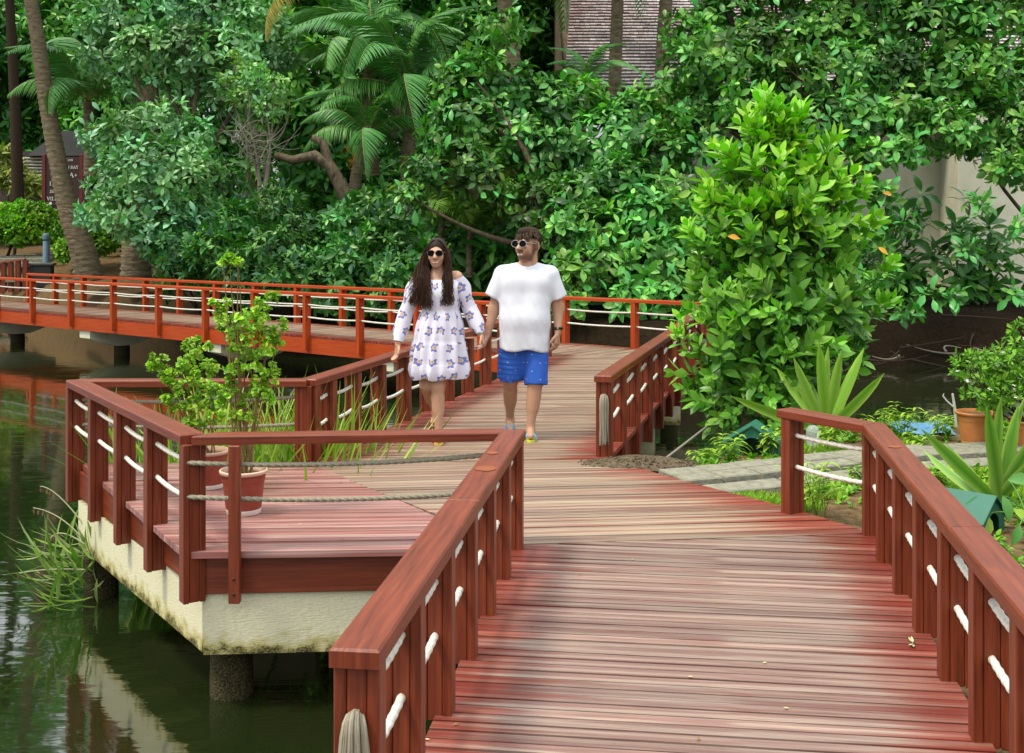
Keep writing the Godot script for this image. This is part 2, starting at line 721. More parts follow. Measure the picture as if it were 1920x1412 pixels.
func ground_height(x: float, d: float) -> float:
	var n1 := noise.get_noise_2d(x * 2.0, d * 2.0)
	var n2 := noise.get_noise_2d(x * 14.0 + 50.0, d * 14.0)
	var t := d - shore(x) + n1 * 1.2
	var far := -1.6 + 1.75 * smoothstep(-0.8, 1.6, t) + 1.0 * smoothstep(2.0, 16.0, t) + 0.1 * n1 + 0.03 * n2
	far += 0.75 * smoothstep(-6.5, -11.0, x) * smoothstep(31.5, 36.0, d)
	var left := 0.95
	if d > 8.0:
		left = 0.95 + (d - 8.0) * 0.55
	var e := minf(x - left + n2 * 0.08, 10.95 - d + n1 * 0.4)
	var near := -1.5 + (1.44 + 0.05 * n1 + 0.03 * n2) * smoothstep(-0.35, 0.12, e)
	return maxf(far, near)


func n_at(x: float, d: float) -> float:
	return noise.get_noise_2d(x * 3.0 + 9.0, d * 3.0)


func make_ground() -> void:
	var xs := []
	var ds := []
	var x := -75.0
	while x < 75.0:
		xs.append(x)
		x += 0.13 if x > 0.6 and x < 6.5 else (0.6 if x > -22.0 and x < 22.0 else 4.0)
	var d := -20.0
	while d < 160.0:
		ds.append(d)
		d += 0.12 if d > 1.0 and d < 11.6 else (0.45 if d > 11.0 and d < 36.0 else 4.0)
	var mb := MB.new()
	var nx := xs.size()
	for j in ds.size():
		for k in nx:
			var a: float = xs[k]
			var b: float = ds[j]
			var h := ground_height(a, b)
			var nn := Vector3(h - ground_height(a + 0.1, b), 0.1, ground_height(a, b + 0.1) - h).normalized()
			var mud_shade := smoothstep(12.5, 14.0, b) * smoothstep(-17.0, -5.0, a + n_at(a, b) * 3.0) * smoothstep(34.0, 30.0, b)
			mb.col = Color(1, 1, 1).lerp(Color(0.1, 0.095, 0.085), mud_shade)  # dark mud, with shade under the overhanging trees painted in as well
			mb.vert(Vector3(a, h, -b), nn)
			if j > 0 and k > 0:
				var q := j * nx + k
				mb.tri(q, q - nx, q - 1)
				mb.tri(q - 1, q - nx, q - nx - 1)
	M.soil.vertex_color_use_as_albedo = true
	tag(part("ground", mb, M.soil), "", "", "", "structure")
	var wb := MB.new()
	wb.poly([Vector3(-90, WATER, 30), Vector3(90, WATER, 30), Vector3(90, WATER, -60), Vector3(-90, WATER, -60)], Vector3.UP)
	tag(part("water", wb, make_water_material()), "", "", "", "structure")


# ---------------------------------------------------------------- timber

func v2(x: float, d: float) -> Vector3:
	return Vector3(x, 0.0, -d)


# boards laid across a zone; zone corners and board direction are (x, distance) pairs
func boards(parent: Node, zone: Array, dir: Vector2, material: Material, pitch: float, lateral: Callable, joined: bool = false) -> void:
	var poly := PackedVector2Array(zone)
	var u := dir.normalized()
	var w := Vector2(-u.y, u.x)
	var lo := 1e9
	var hi := -1e9
	for p in poly:
		lo = minf(lo, p.dot(w))
		hi = maxf(hi, p.dot(w))
	var s := lo
	var all := MB.new()
	var row := 0
	while s < hi:
		var wid := pitch - 0.011
		var strip := PackedVector2Array([w * s - u * 60.0, w * s + u * 60.0, w * (s + wid) + u * 60.0, w * (s + wid) - u * 60.0])
		row = (row * 5 + 3 + rng.randi() % 7) % 16
		var lift := rng.randf_range(-0.002, 0.002)
		var tilt := rng.randf_range(-0.0015, 0.0015)
		var flip := rng.randf() < 0.5
		for pg in Geometry2D.intersect_polygons(strip, poly):
			if pg.size() < 3:
				continue
			var pts := []
			for p in pg:
				pts.append(Vector3(p.x, lift + tilt * (p.dot(w) - s) / wid, -p.y))
			var base := s
			var r := row
			var f := func(q: Vector3) -> Vector2:
				var a: float = (Vector2(q.x, -q.z).dot(w) - base) / wid
				if flip:
					a = 1.0 - a
				return Vector2(lateral.call(q.x, -q.z), (r + 0.08 + 0.84 * a) / 16.0)
			var mb := all if joined else MB.new()
			mb.slab(pts, 0.036, 0.0009, Vector3(u.x, 0, -u.y), f)
			if not joined:
				part("plank", mb, material, parent)
		s += pitch
	if joined:
		tag(part("planking", all, material, parent), "", "", "", "stuff")


func post_mesh(h: float, wid: float = 0.122, deep: float = 0.078) -> ArrayMesh:
	var mb := MB.new()
	mb.uo = Vector2(rng.randf(), rng.randf())
	mb.box(Transform3D(Basis.IDENTITY, Vector3(0, h * 0.5, 0)), Vector3(wid * 0.44, h - 0.004, deep - 0.008), 0.003)
	for s in [-1.0, 1.0]:
		mb.uo = Vector2(rng.randf(), rng.randf())
		mb.box(Transform3D(Basis.IDENTITY, Vector3(s * wid * 0.363, h * 0.5, 0)), Vector3(wid * 0.27, h, deep), 0.004)
	return mb.mesh()


# a railing: line is the middle of the handrail's top; stations are posts as points on the deck
func railing(label: String, line: Array, stations: Array, low: float, wood: Material, capm: Material, heights: Array, sag: float, spans_skip: Array = [], group: String = "rope railings of the boardwalk") -> Node3D:
	var root := thing("railing", label, "railing", Vector3.ZERO, 0.0, group)
	var half := 0.066
	var offs := []
	for k in line.size():
		var a: Vector3 = line[maxi(k - 1, 0)]
		var b: Vector3 = line[mini(k + 1, line.size() - 1)]
		var n1: Vector3
		var n2: Vector3
		var p: Vector3 = line[k]
		n1 = (p - a) if k > 0 else (b - p)
		n2 = (b - p) if k < line.size() - 1 else (p - a)
		n1 = Vector3(n1.x, 0, n1.z).normalized().cross(Vector3.UP)
		n2 = Vector3(n2.x, 0, n2.z).normalized().cross(Vector3.UP)
		var m := (n1 + n2).normalized()
		offs.append(m * (half / maxf(m.dot(n1), 0.4)))
	for k in line.size() - 1:
		var a: Vector3 = line[k]
		var b: Vector3 = line[k + 1]
		var dir := (b - a).normalized()
		var pieces := maxi(1, int(a.distance_to(b) / 1.55))
		for q in pieces:
			var mb := MB.new()
			mb.uo = Vector2(rng.randf(), rng.randf())
			var t0 := float(q) / pieces
			var t1 := float(q + 1) / pieces
			var gap := dir * (0.0012 if q < pieces - 1 else 0.0)
			var o0: Vector3 = offs[k].lerp(offs[k + 1], t0)
			var o1: Vector3 = offs[k].lerp(offs[k + 1], t1)
			var lift := Vector3(0, rng.randf_range(-0.0015, 0.0015), 0)
			var p0 := a.lerp(b, t0) + lift
			var p1 := a.lerp(b, t1) - gap + lift
			mb.slab([p0 - o0, p0 + o0, p1 + o1, p1 - o1], 0.05, 0.007, dir)
			part("handrail", mb, capm, root)
	var meshes := []
	for k in 3:
		meshes.append(post_mesh(line[0].y - 0.05 - low))
	for k in stations.size():
		var p: Vector3 = stations[k]
		var a: Vector3 = stations[maxi(k - 1, 0)]
		var b: Vector3 = stations[mini(k + 1, stations.size() - 1)]
		var t := (b - a).normalized()
		if k > 0 and k < stations.size() - 1 and (p - a).normalized().dot((b - p).normalized()) < 0.97:
			t = (b - p).normalized()
		put("post", meshes[k % 3], wood, root, Transform3D(Basis(Vector3.UP, atan2(t.x, t.z)), Vector3(p.x, low, p.z)))
		if k == stations.size() - 1 or k in spans_skip:
			continue
		for h in heights:
			var mr := MB.new()
			var dr := sag * rng.randf_range(0.6, 1.25)
			var a1 := Vector3(p.x, h, p.z)
			var b1 := Vector3(b.x, h, b.z)
			mr.uo = Vector2(rng.randf() * 4.0, 0)
			var m := 44 if b1.z > -10.5 else 12
			mr.tube(curve(a1, b1, Vector3(0, -dr, 0), m), taper(0.0135, 0.0135, m), 9, true, 3, 110.0 if m > 20 else 0.0, 0.09 if m > 20 else 0.0)
			part("rope", mr, M.rope, root)
	return root


func fascia(parent: Node, a: Vector3, b: Vector3, top: float, high: float, thick: float, material: Material) -> void:
	var mb := MB.new()
	mb.uo = Vector2(rng.randf(), rng.randf())
	var ctr := (a + b) * 0.5
	ctr.y = top - high * 0.5
	mb.box(Transform3D(along(a, b), ctr), Vector3(thick, high, a.distance_to(b)), 0.004, 2)
	part("fascia", mb, material, parent)


func tide_beam(parent: Node, a: Vector3, b: Vector3, top: float, low: float, thick: float) -> void:
	var mb := MB.new()
	var t := (b - a).normalized()
	var s := t.cross(Vector3.UP) * thick * 0.5
	var ln := a.distance_to(b)
	mb.uo = Vector2(rng.randf() * 3.0, 0)
	for q in [-1.0, 1.0]:
		var o: Vector3 = s * q
		mb.poly([a + o + Vector3(0, top, 0), b + o + Vector3(0, top, 0), b + o + Vector3(0, low, 0), a + o + Vector3(0, low, 0)], o, [Vector2(0, 0), Vector2(ln, 0), Vector2(ln, 0.985), Vector2(0, 0.985)])
		var e: Vector3 = b if q > 0 else a
		mb.poly([e - s + Vector3(0, top, 0), e + s + Vector3(0, top, 0), e + s + Vector3(0, low, 0), e - s + Vector3(0, low, 0)], t * q, [Vector2(0, 0), Vector2(thick, 0), Vector2(thick, 0.985), Vector2(0, 0.985)])
	mb.poly([a - s + Vector3(0, low, 0), b - s + Vector3(0, low, 0), b + s + Vector3(0, low, 0), a + s + Vector3(0, low, 0)], Vector3.DOWN, [Vector2(0, 0.985), Vector2(ln, 0.985), Vector2(ln, 0.985), Vector2(0, 0.985)])
	mb.poly([a - s + Vector3(0, top, 0), b - s + Vector3(0, top, 0), b + s + Vector3(0, top, 0), a + s + Vector3(0, top, 0)], Vector3.UP, [Vector2(0, 0), Vector2(ln, 0), Vector2(ln, 0), Vector2(0, 0)])
	part("concrete_beam", mb, M.tide, parent)


func pile(parent: Node, at: Vector3, r: float, top: float) -> void:
	var mb := MB.new()
	var m := 22
	var sides := 22
	for k in m:
		for q in sides + 1:
			var a := TAU * (q % sides) / sides
			var y := lerpf(-1.7, top, float(k) / (m - 1))
			var rr := r * (1.0 + 0.09 * noise.get_noise_3d(cos(a) * 40.0, y * 160.0, sin(a) * 40.0 + at.x * 30.0))
			mb.vert(at + Vector3(cos(a) * rr, y, sin(a) * rr), Vector3(cos(a), 0, sin(a)), Vector2(float(q) / sides, y))
			if k > 0 and q > 0:
				var e := k * (sides + 1) + q
				mb.tri(e, e - 1, e - sides - 1)
				mb.tri(e - 1, e - sides - 2, e - sides - 1)
	part("pile", mb, M.pile, parent)


func chip(parent: Node, at: Vector3, turn: float, a: float, b: float) -> void:
	var mb := MB.new()
	var pts := []
	var uvs := []
	for k in 14:
		var t := TAU * k / 14.0
		var r := 1.0 + 0.16 * noise.get_noise_2d(cos(t) * 90.0 + at.x * 50.0, sin(t) * 90.0)
		var p := Vector3(cos(t) * a * r, 0, sin(t) * b * r).rotated(Vector3.UP, turn)
		pts.append(at + p)
		uvs.append(Vector2(p.x, p.z))
	mb.poly(pts, Vector3.UP, uvs)
	tag(part("bare_patch", mb, M.raw, parent), "bare brown wood where the red paint has come off")


func tassel(parent: Node, at: Vector3, ln: float, wid: float) -> void:
	var mb := MB.new()
	var r := RandomNumberGenerator.new()
	r.seed = 5
	for k in 64:
		var a := r.randf() * TAU
		var q := sqrt(r.randf())
		var o := Vector3(cos(a), sin(a), 0) * q
		var s := at + o * 0.014 + Vector3(0, 0, -0.02)
		var top := at + Vector3(o.x * 0.026, 0.012 + o.y * 0.008, 0.014 + 0.01 * (o.y + 1.0))
		var side := at + Vector3(o.x * 0.034, -0.04, 0.018 + 0.014 * (o.y + 1.0))
		var mid := at + Vector3(lerpf(o.x * 0.034, o.x * wid, 0.55), -ln * 0.5, 0.014 + 0.015 * (o.y + 1.0))
		var e := at + Vector3(o.x * wid + r.randf_range(-0.008, 0.008), -ln * r.randf_range(0.86, 1.02), 0.01 + 0.014 * (o.y + 1.0))
		var cv := Curve3D.new()
		var pp := [s, top, side, mid, e]
		for j in 5:
			var tn: Vector3 = (pp[mini(j + 1, 4)] - pp[maxi(j - 1, 0)]) * 0.16
			cv.add_point(pp[j], -tn, tn)
		var path := []
		for j in 12:
			path.append(cv.sample_baked(cv.get_baked_length() * j / 11.0))
		var tone := r.randf_range(0.55, 1.15)
		mb.col = Color(0.3, 0.27, 0.2) * tone
		mb.tube(path, taper(0.0042, 0.0034, 11), 6, true, 2, 300.0, 0.16)
	tag(part("rope_tassel", mb, M.tint, parent), "frayed grey rope end hanging from the end post")


func lat(l0: Vector2, l1: Vector2, r0: Vector2, r1: Vector2) -> Callable:
	return func(x: float, d: float) -> float:
		var a := l0.x + (l1.x - l0.x) * (d - l0.y) / (l1.y - l0.y)
		var b := r0.x + (r1.x - r0.x) * (d - r0.y) / (r1.y - r0.y)
		return clampf((x - a) / (b - a), 0.004, 0.996)


func on_line(a: Vector2, b: Vector2, d: float) -> Vector3:
	var t := (d - a.y) / (b.y - a.y)
	return v2(a.x + (b.x - a.x) * t, d)


func make_walkway() -> void:
	var L0 := Vector2(-0.62, 1.2)
	var L1 := Vector2(0.006, 6.21)
	var R0 := Vector2(1.153, 1.2)
	var R1 := Vector2(2.03, 6.44)
	var P1 := Vector2(-3.2, 8.4)
	var P2 := Vector2(-1.7, 6.1)
	var P4 := Vector2(-1.5, 8.42)
	var Q0 := Vector2(0.69, 8.65)
	var Q1 := Vector2(2.72, 16.25)
	var K1 := Vector2(0.5, 15.87)

	# the walkway people tread
	var walk := thing("boardwalk", "worn red plank boardwalk that the two people walk on", "boardwalk")
	boards(walk, [L0, L1, R1, R0], Vector2(1, -0.135), M.fore, 0.07, lat(L0, L1, R0, R1))
	boards(walk, [L1 + Vector2(-0.006, 0.01), R1 + Vector2(0, 0.012), Vector2(1.76, 6.97), Vector2(1.07, 8.0), Vector2(0.73, 8.6), P4 + Vector2(0.003, -0.004)], Vector2(1, 0.1), M.walk, 0.07, lat(Vector2(-1.3, 5.9), Vector2(-2.6, 8.4), Vector2(2.3, 6.2), Vector2(1.25, 8.5)))
	boards(walk, [P4 + Vector2(0.004, 0.01), Vector2(0.725, 8.61), Q1, K1], Vector2(1, 0.05), M.walk, 0.07, lat(P4, K1, Q0, Q1))
	fascia(walk, on_line(L0, L1, 1.3) + Vector3(0.02, 0, 0), on_line(L0, L1, 6.0) + Vector3(0.02, 0, 0), -0.042, 0.2, 0.045, M.paint)
	fascia(walk, on_line(R0, R1, 1.3) - Vector3(0.02, 0, 0), on_line(R0, R1, 6.4) - Vector3(0.02, 0, 0), -0.042, 0.2, 0.045, M.paint)
	fascia(walk, on_line(Q0, Q1, 8.72) - Vector3(0.03, 0, 0), on_line(Q0, Q1, 16.0) - Vector3(0.03, 0, 0), -0.042, 0.2, 0.045, M.paint)
	fascia(walk, on_line(P4, K1, 8.6) + Vector3(0.03, 0, 0), on_line(P4, K1, 15.7) + Vector3(0.03, 0, 0), -0.042, 0.2, 0.045, M.paint)
	var dd := 9.4
	while dd < 16.0:
		var a := on_line(P4, K1, dd)
		var b := on_line(Q0, Q1, dd)
		tide_beam(walk, a + Vector3(0.05, 0, 0), b - Vector3(0.03, 0, 0), -0.245, -0.56, 0.22)
		pile(walk, a.lerp(b, 0.2), 0.12, -0.5)
		pile(walk, a.lerp(b, 0.8), 0.12, -0.5)
		dd += 2.1
	tide_beam(walk, v2(-0.4, 2.4), v2(1.1, 2.3), -0.245, -0.56, 0.22)
	tide_beam(walk, v2(-0.1, 5.2), v2(1.2, 5.0), -0.245, -0.56, 0.22)
	pile(walk, v2(0.3, 5.15), 0.12, -0.5)

	# the platform
	var plat := thing("viewing_platform", "red plank platform on a pale concrete beam jutting over the water", "platform")
	var f0 := Vector2(-1.73, 6.06)
	boards(plat, [f0, L1 + Vector2(-0.012, -0.07), P4 + Vector2(0, 0.05), P1 + Vector2(0.02, 0.05)], Vector2(1, 0.05), M.deck, 0.07, func(x: float, _d: float) -> float: return clampf((x + 3.3) / 3.4, 0.01, 0.99))
	fascia(plat, v2(-1.66, 6.13), v2(0.0, 6.24), -0.042, 0.195, 0.045, M.paint)
	fascia(plat, v2(-1.665, 6.17), v2(-3.13, 8.36), -0.042, 0.195, 0.045, M.paint)
	fascia(plat, v2(-3.1, 8.36), v2(-1.5, 8.38), -0.042, 0.195, 0.045, M.paint)
	tide_beam(plat, v2(-1.66, 6.26), v2(-0.04, 6.38), -0.24, -0.567, 0.26)
	tide_beam(plat, v2(-1.57, 6.24), v2(-3.04, 8.36), -0.241, -0.569, 0.235)
	tide_beam(plat, v2(-2.9, 8.25), v2(-1.4, 8.27), -0.242, -0.565, 0.22)
	pile(plat, v2(-1.565, 6.4), 0.117, -0.55)
	pile(plat, v2(-0.4, 6.5), 0.117, -0.55)
	pile(plat, v2(-2.93, 8.18), 0.117, -0.55)
	pile(plat, v2(-1.6, 8.15), 0.117, -0.55)

	# near railings
	var st := []
	for d in [2.99, 3.51, 4.04, 4.56, 5.09, 5.62, 6.15]:
		st.append(on_line(L0, L1, d))
	var top := Vector3(0, RAIL, 0)
	var n0 := on_line(L0, L1, 2.93)
	var n1 := on_line(L0, L1, 6.24)
	var rl := railing("red railing beside the platform corner, its end post with a thick frayed tassel", [n0 + top, n1 + top], st, -0.02, M.paint, M.paint, [0.47, 0.28], 0.012)
	tassel(rl, st[0] + Vector3(-0.005, 0.44, 0.045), 0.31, 0.055)
	for c in [[5.19, 0.0, 0.05, 0.06], [5.56, -0.02, 0.03, 0.035]]:
		chip(rl, on_line(L0, L1, c[0]) + Vector3(c[1], RAIL + 0.003, 0), 0.1, c[2], c[3])
	st = []
	st.append(v2(1.7, 6.95))
	for d in [6.42, 5.9, 5.38, 4.86, 4.34, 3.82, 3.3, 2.78, 2.26]:
		st.append(on_line(R0, R1, d))
	var rr := railing("red railing between the walkway and the garden bed", [v2(1.665, 7.01) + top, on_line(R0, R1, 6.42) + top, on_line(R0, R1, 1.9) + top], st, -0.02, M.paint, M.paint, [0.47, 0.28], 0.014)
	chip(rr, on_line(R0, R1, 5.72) + Vector3(0.0, RAIL + 0.003, 0), 0.4, 0.036, 0.03)

	# platform railings: the slanted side has white rope through five posts, the front and back only twisted rope
	st = []
	for k in 5:
		var q := P1.lerp(P2, k / 4.0)
		st.append(v2(q.x, q.y))
	var ps := railing("red railing along the slanted outer side of the platform", [v2(P1.x, P1.y) + top, v2(P2.x, P2.y) + top], st, -0.27, M.paint, M.paint, [0.47, 0.28], 0.02)
	var front := thing("railing", "single red handrail with two twisted ropes along the platform front", "railing", Vector3.ZERO, 0.0, "rope railings of the boardwalk")
	var back := thing("railing", "red handrail along the platform back above the reeds", "railing", Vector3.ZERO, 0.0, "rope railings of the boardwalk")
	for e in [[front, P2, Vector2(-0.04, 6.215), 0.24], [back, P1, P4, 0.18]]:
		var a := v2(e[1].x, e[1].y)
		var b := v2(e[2].x, e[2].y)
		var mb := MB.new()
		mb.uo = Vector2(rng.randf(), rng.randf())
		var t := (b - a).normalized()
		var s := Vector3(0, 0, 0.066)
		var a0 := a + t * 0.062 + top - Vector3(0, 0.001, 0)
		mb.slab([a0 - s + t * 0.05, a0 + s - t * 0.05, b + s + top - Vector3(0, 0.001, 0), b - s + top - Vector3(0, 0.001, 0)], 0.048, 0.007, t)
		part("handrail", mb, M.paint, e[0])
		var mp := MB.new()
		var h: float = RAIL - 0.05 + 0.26
		mp.box(Transform3D(Basis.IDENTITY, Vector3(0, h * 0.5 - 0.26, 0)), Vector3(0.06, h, 0.045), 0.004)
		part("post", mp, M.paint, e[0], Transform3D(Basis.IDENTITY, a + t * e[3] + Vector3(0, 0, 0.075 if e[0] == front else 0.02)))
		var bolt := MB.new()
		bolt.lathe(Vector3.ZERO, [Vector2(0.0075, 0.0), Vector2(0.0075, 0.004), Vector2(0.004, 0.006), Vector2(0.0, 0.006)], 10)
		var bm := bolt.mesh()
		for y in [-0.21, -0.13]:
			put("bolt", bm, M.black, e[0], Transform3D(Basis(Vector3.RIGHT, PI / 2), a + t * e[3] + Vector3(0, y, 0.098 if e[0] == front else 0.043)))
		for y in [0.475, 0.295]:
			var mr := MB.new()
			var m := 130
			mr.tube(curve(a + Vector3(-0.02, y, 0.045 if e[0] == front else 0.0), b + Vector3(0.0, y + (0.02 if y > 0.4 else 0.0), 0), Vector3(0, -0.03, 0), m), taper(0.0125, 0.0125, m), 12, true, 3, 150.0, 0.2)
			part("twisted_rope", mr, M.hemp, e[0])
	put("post", post_mesh(RAIL - 0.05 + 0.02), M.paint, back, Transform3D(Basis.IDENTITY, v2(-1.53, 8.42) + Vector3(0, -0.02, 0)))

	# far walkway railings
	st = []
	for d in [8.47, 8.77, 9.24, 9.77, 10.37, 10.97, 11.6, 12.25, 12.9, 13.6, 14.3, 15.0, 15.8]:
		st.append(on_line(P4, K1, d))
	railing("red railing over open water behind the walking woman", [v2(P4.x, P4.y) + top, on_line(P4, K1, 15.8) + Vector3(0, BRIDGE_RAIL - 0.02, 0)], st, -0.02, M.paint, M.paint, [0.47, 0.28], 0.022)
	st = []
	for d in [8.7, 9.32, 10.04, 10.8, 11.55, 12.3, 13.05, 13.8, 14.55, 15.3, 16.1]:
		st.append(on_line(Q0, Q1, d))
	var pr := railing("red railing beside the big leafy bush, a thin tassel on its end post", [on_line(Q0, Q1, 8.62) + top, on_line(Q0, Q1, 13.0) + top, on_line(Q0, Q1, 16.1) + Vector3(0, BRIDGE_RAIL - 0.02, 0)], st, -0.27, M.paint, M.paint, [0.47, 0.28], 0.03)
	tassel(pr, st[0] + Vector3(-0.01, 0.46, 0.045), 0.36, 0.03)

	# soil spilled where the railing ends
	var sp := thing("soil_heap", "heap of crumbly brown soil spilled against the end post", "soil heap", v2(0.93, 8.42))
	var mh := MB.new()
	var g := 26
	for j in g:
		for k in g:
			var x := (float(k) / (g - 1) - 0.5) * 0.86
			var z := (float(j) / (g - 1) - 0.5) * 0.36
			var r := Vector2(x / 0.43, z / 0.18).length()
			var hh := 0.05 * maxf(0.0, 1.0 - r * r) * (1.0 + 0.5 * noise.get_noise_2d(x * 90.0, z * 90.0)) + 0.012 * noise.get_noise_2d(x * 300.0, z * 300.0) * (1.0 if r < 1.0 else 0.0) - (0.02 if r >= 1.0 else 0.0)
			mh.vert(Vector3(x, hh, z), Vector3(x * 0.3, 1, z * 0.6).normalized())
			if j > 0 and k > 0:
				var q := j * g + k
				mh.tri(q, q - 1, q - g)
				mh.tri(q - 1, q - g - 1, q - g)
	part("mound", mh, M.clod, sp)
	var ball := MB.new()
	ball.box(Transform3D.IDENTITY, Vector3(1, 0.8, 0.9), 0.25)
	var tfs := []
	for k in 420:
		var a := rng.randf() * TAU
		var q := sqrt(rng.randf()) * 1.1
		var s := rng.randf_range(0.004, 0.017)
		tfs.append(Transform3D(Basis.from_euler(rv(3.0)).scaled(Vector3.ONE * s), Vector3(cos(a) * q * 0.42, maxf(0.0, 0.047 * (1.0 - q * q)) + s * 0.3, sin(a) * q * 0.17)))
	many("clods", ball.mesh(), M.clod, sp, tfs, [Color(1, 1, 1)])


func make_bridge() -> void:
	var br := thing("footbridge", "long orange-red footbridge on concrete hammerhead piers across the lagoon", "footbridge")
	var K1 := Vector2(0.5, 15.87)
	var Q1 := Vector2(2.72, 16.25)
	var u := Vector2(-0.768, 0.64)
	var w := Vector2(0.64, 0.768)
	var ln := 22.0
	var fa := K1
	var fb := K1 + u * ln
	var ba := Q1 + Vector2(0.01, 0.01)
	var bb := Q1 + u * ln
	boards(br, [fa + Vector2(-0.008, 0.012), fb, bb, ba], w, M.walk, 0.07, func(x: float, d: float) -> float: return clampf((Vector2(x, d) - K1).dot(w) / 1.78, 0.01, 0.99), true)
	var top := Vector3(0, BRIDGE_RAIL, 0)
	for e in [fa, ba]:
		var a := v2(e.x, e.y)
		var o: Vector2 = w * (0.03 if e == fa else -0.03)
		var f0 := v2(e.x + o.x + u.x * 0.1, e.y + o.y + u.y * 0.1)
		var f1 := v2(e.x + o.x + u.x * ln, e.y + o.y + u.y * ln)
		fascia(br, f0, f1, -0.042, 0.26, 0.05, M.orange)
	var st := []
	for s in [0.02, 1.2, 2.5, 3.78, 5.08, 6.47, 7.9, 9.4, 10.98, 12.6, 14.2, 15.8, 17.4, 19.0]:
		st.append(v2(K1.x + u.x * s - w.x * 0.03, K1.y + u.y * s - w.y * 0.03))
	railing("orange-red railing on the footbridge side facing the platform", [st[0] + top, st[-1] + top], st, -0.24, M.orange, M.orange, [0.52, 0.31], 0.016)
	st = []
	for k in 16:
		var s := -0.1 + 1.29 * k if k > 0 else 0.0
		st.append(v2(Q1.x + u.x * s + w.x * 0.03, Q1.y + u.y * s + w.y * 0.03))
	railing("orange-red railing on the footbridge side facing the trees", [st[0] + top, st[-1] + top], st, -0.24, M.orange, M.orange, [0.52, 0.31], 0.016)
	# hammerhead piers
	for s in [3.3, 7.75, 12.2, 16.7]:
		var mb := MB.new()
		var c = K1 + u * s + w * 0.05
		var a := v2(c.x, c.y)
		var dir := Vector3(w.x, 0, -w.y)
		var side := dir.cross(Vector3.UP) * 0.2
		var prof := [[0.0, -0.3], [1.7, -0.3], [1.7, -0.46], [1.06, -0.66], [0.64, -0.66], [0.0, -0.46]]
		for q in [-1.0, 1.0]:
			var pts := []
			for p in prof:
				pts.append(a + dir * p[0] + side * q + Vector3(0, p[1], 0))
			mb.poly(pts, side * q)
		for k in prof.size():
			var p = prof[k]
			var n = prof[(k + 1) % prof.size()]
			var p0: Vector3 = a + dir * p[0] + Vector3(0, p[1], 0)
			var p1: Vector3 = a + dir * n[0] + Vector3(0, n[1], 0)
			mb.poly([p0 - side, p1 - side, p1 + side, p0 + side], (p0 + p1) * 0.5 - (a + dir * 0.85 + Vector3(0, -0.45, 0)))
		part("pier_head", mb, M.concrete, br)
		pile(br, a + dir * 0.85, 0.16, -0.62)
	# the next flight of railing, up on the far bank
	var g0 := Vector3(-15.5, 0.86, -34.5)
	var g1 := Vector3(-14.0, 1.0, -33.0)
	var far := thing("railing", "dark red railing of the path beyond the footbridge", "railing", Vector3.ZERO, 0.0, "rope railings of the boardwalk")
	var mc := MB.new()
	mc.slab([g0 + Vector3(0, 0, 0.07), g0 - Vector3(0, 0, 0.07), g1 - Vector3(0, 0, 0.07), g1 + Vector3(0, 0, 0.07)], 0.05, 0.006, (g1 - g0).normalized())
	part("handrail", mc, M.paint, far)
	var pm := post_mesh(0.9, 0.14, 0.1)
	for k in 5:
		var p := g0.lerp(g1, k / 4.0)
		put("post", pm, M.paint, far, Transform3D(Basis.IDENTITY, Vector3(p.x, p.y - 0.945, p.z)))


# ---------------------------------------------------------------- foliage

func rosette(n: int, ln: float, wd: float, cols: Array, sd: int, low: float, high: float, curl: float, shape: Array = [0.1, 0.55, 1.0, 0.8, 0.06]) -> ArrayMesh:
	var r := RandomNumberGenerator.new()
	r.seed = sd
	var mb := MB.new()
	for k in n:
		var yaw := k * 2.4 + r.randf_range(-0.3, 0.3)
		var pit := lerpf(low, high, float(k) / maxf(n - 1.0, 1.0)) + r.randf_range(-0.2, 0.2)
		var b := Basis(Vector3.UP, yaw) * Basis(Vector3.RIGHT, -pit) * Basis(Vector3.BACK, r.randf_range(-0.35, 0.35))
		var s := r.randf_range(0.55, 1.15)
		mb.col = cols[r.randi() % cols.size()]
		mb.leaf(Transform3D(b, b.z * ln * 0.12 + Vector3(0, r.randf_range(-0.3, 0.1) * ln, 0)), ln * s, wd * s, curl * r.randf_range(0.3, 1.4), r.randf_range(0.12, 0.4), shape)
	return mb.mesh()


func one_leaf(ln: float, wd: float, col: Color, curl: float, shape: Array = [0.1, 0.55, 1.0, 0.8, 0.06]) -> ArrayMesh:
	var mb := MB.new()
	mb.col = col
	mb.leaf(Transform3D.IDENTITY, ln, wd, curl, 0.25, shape)
	return mb.mesh()


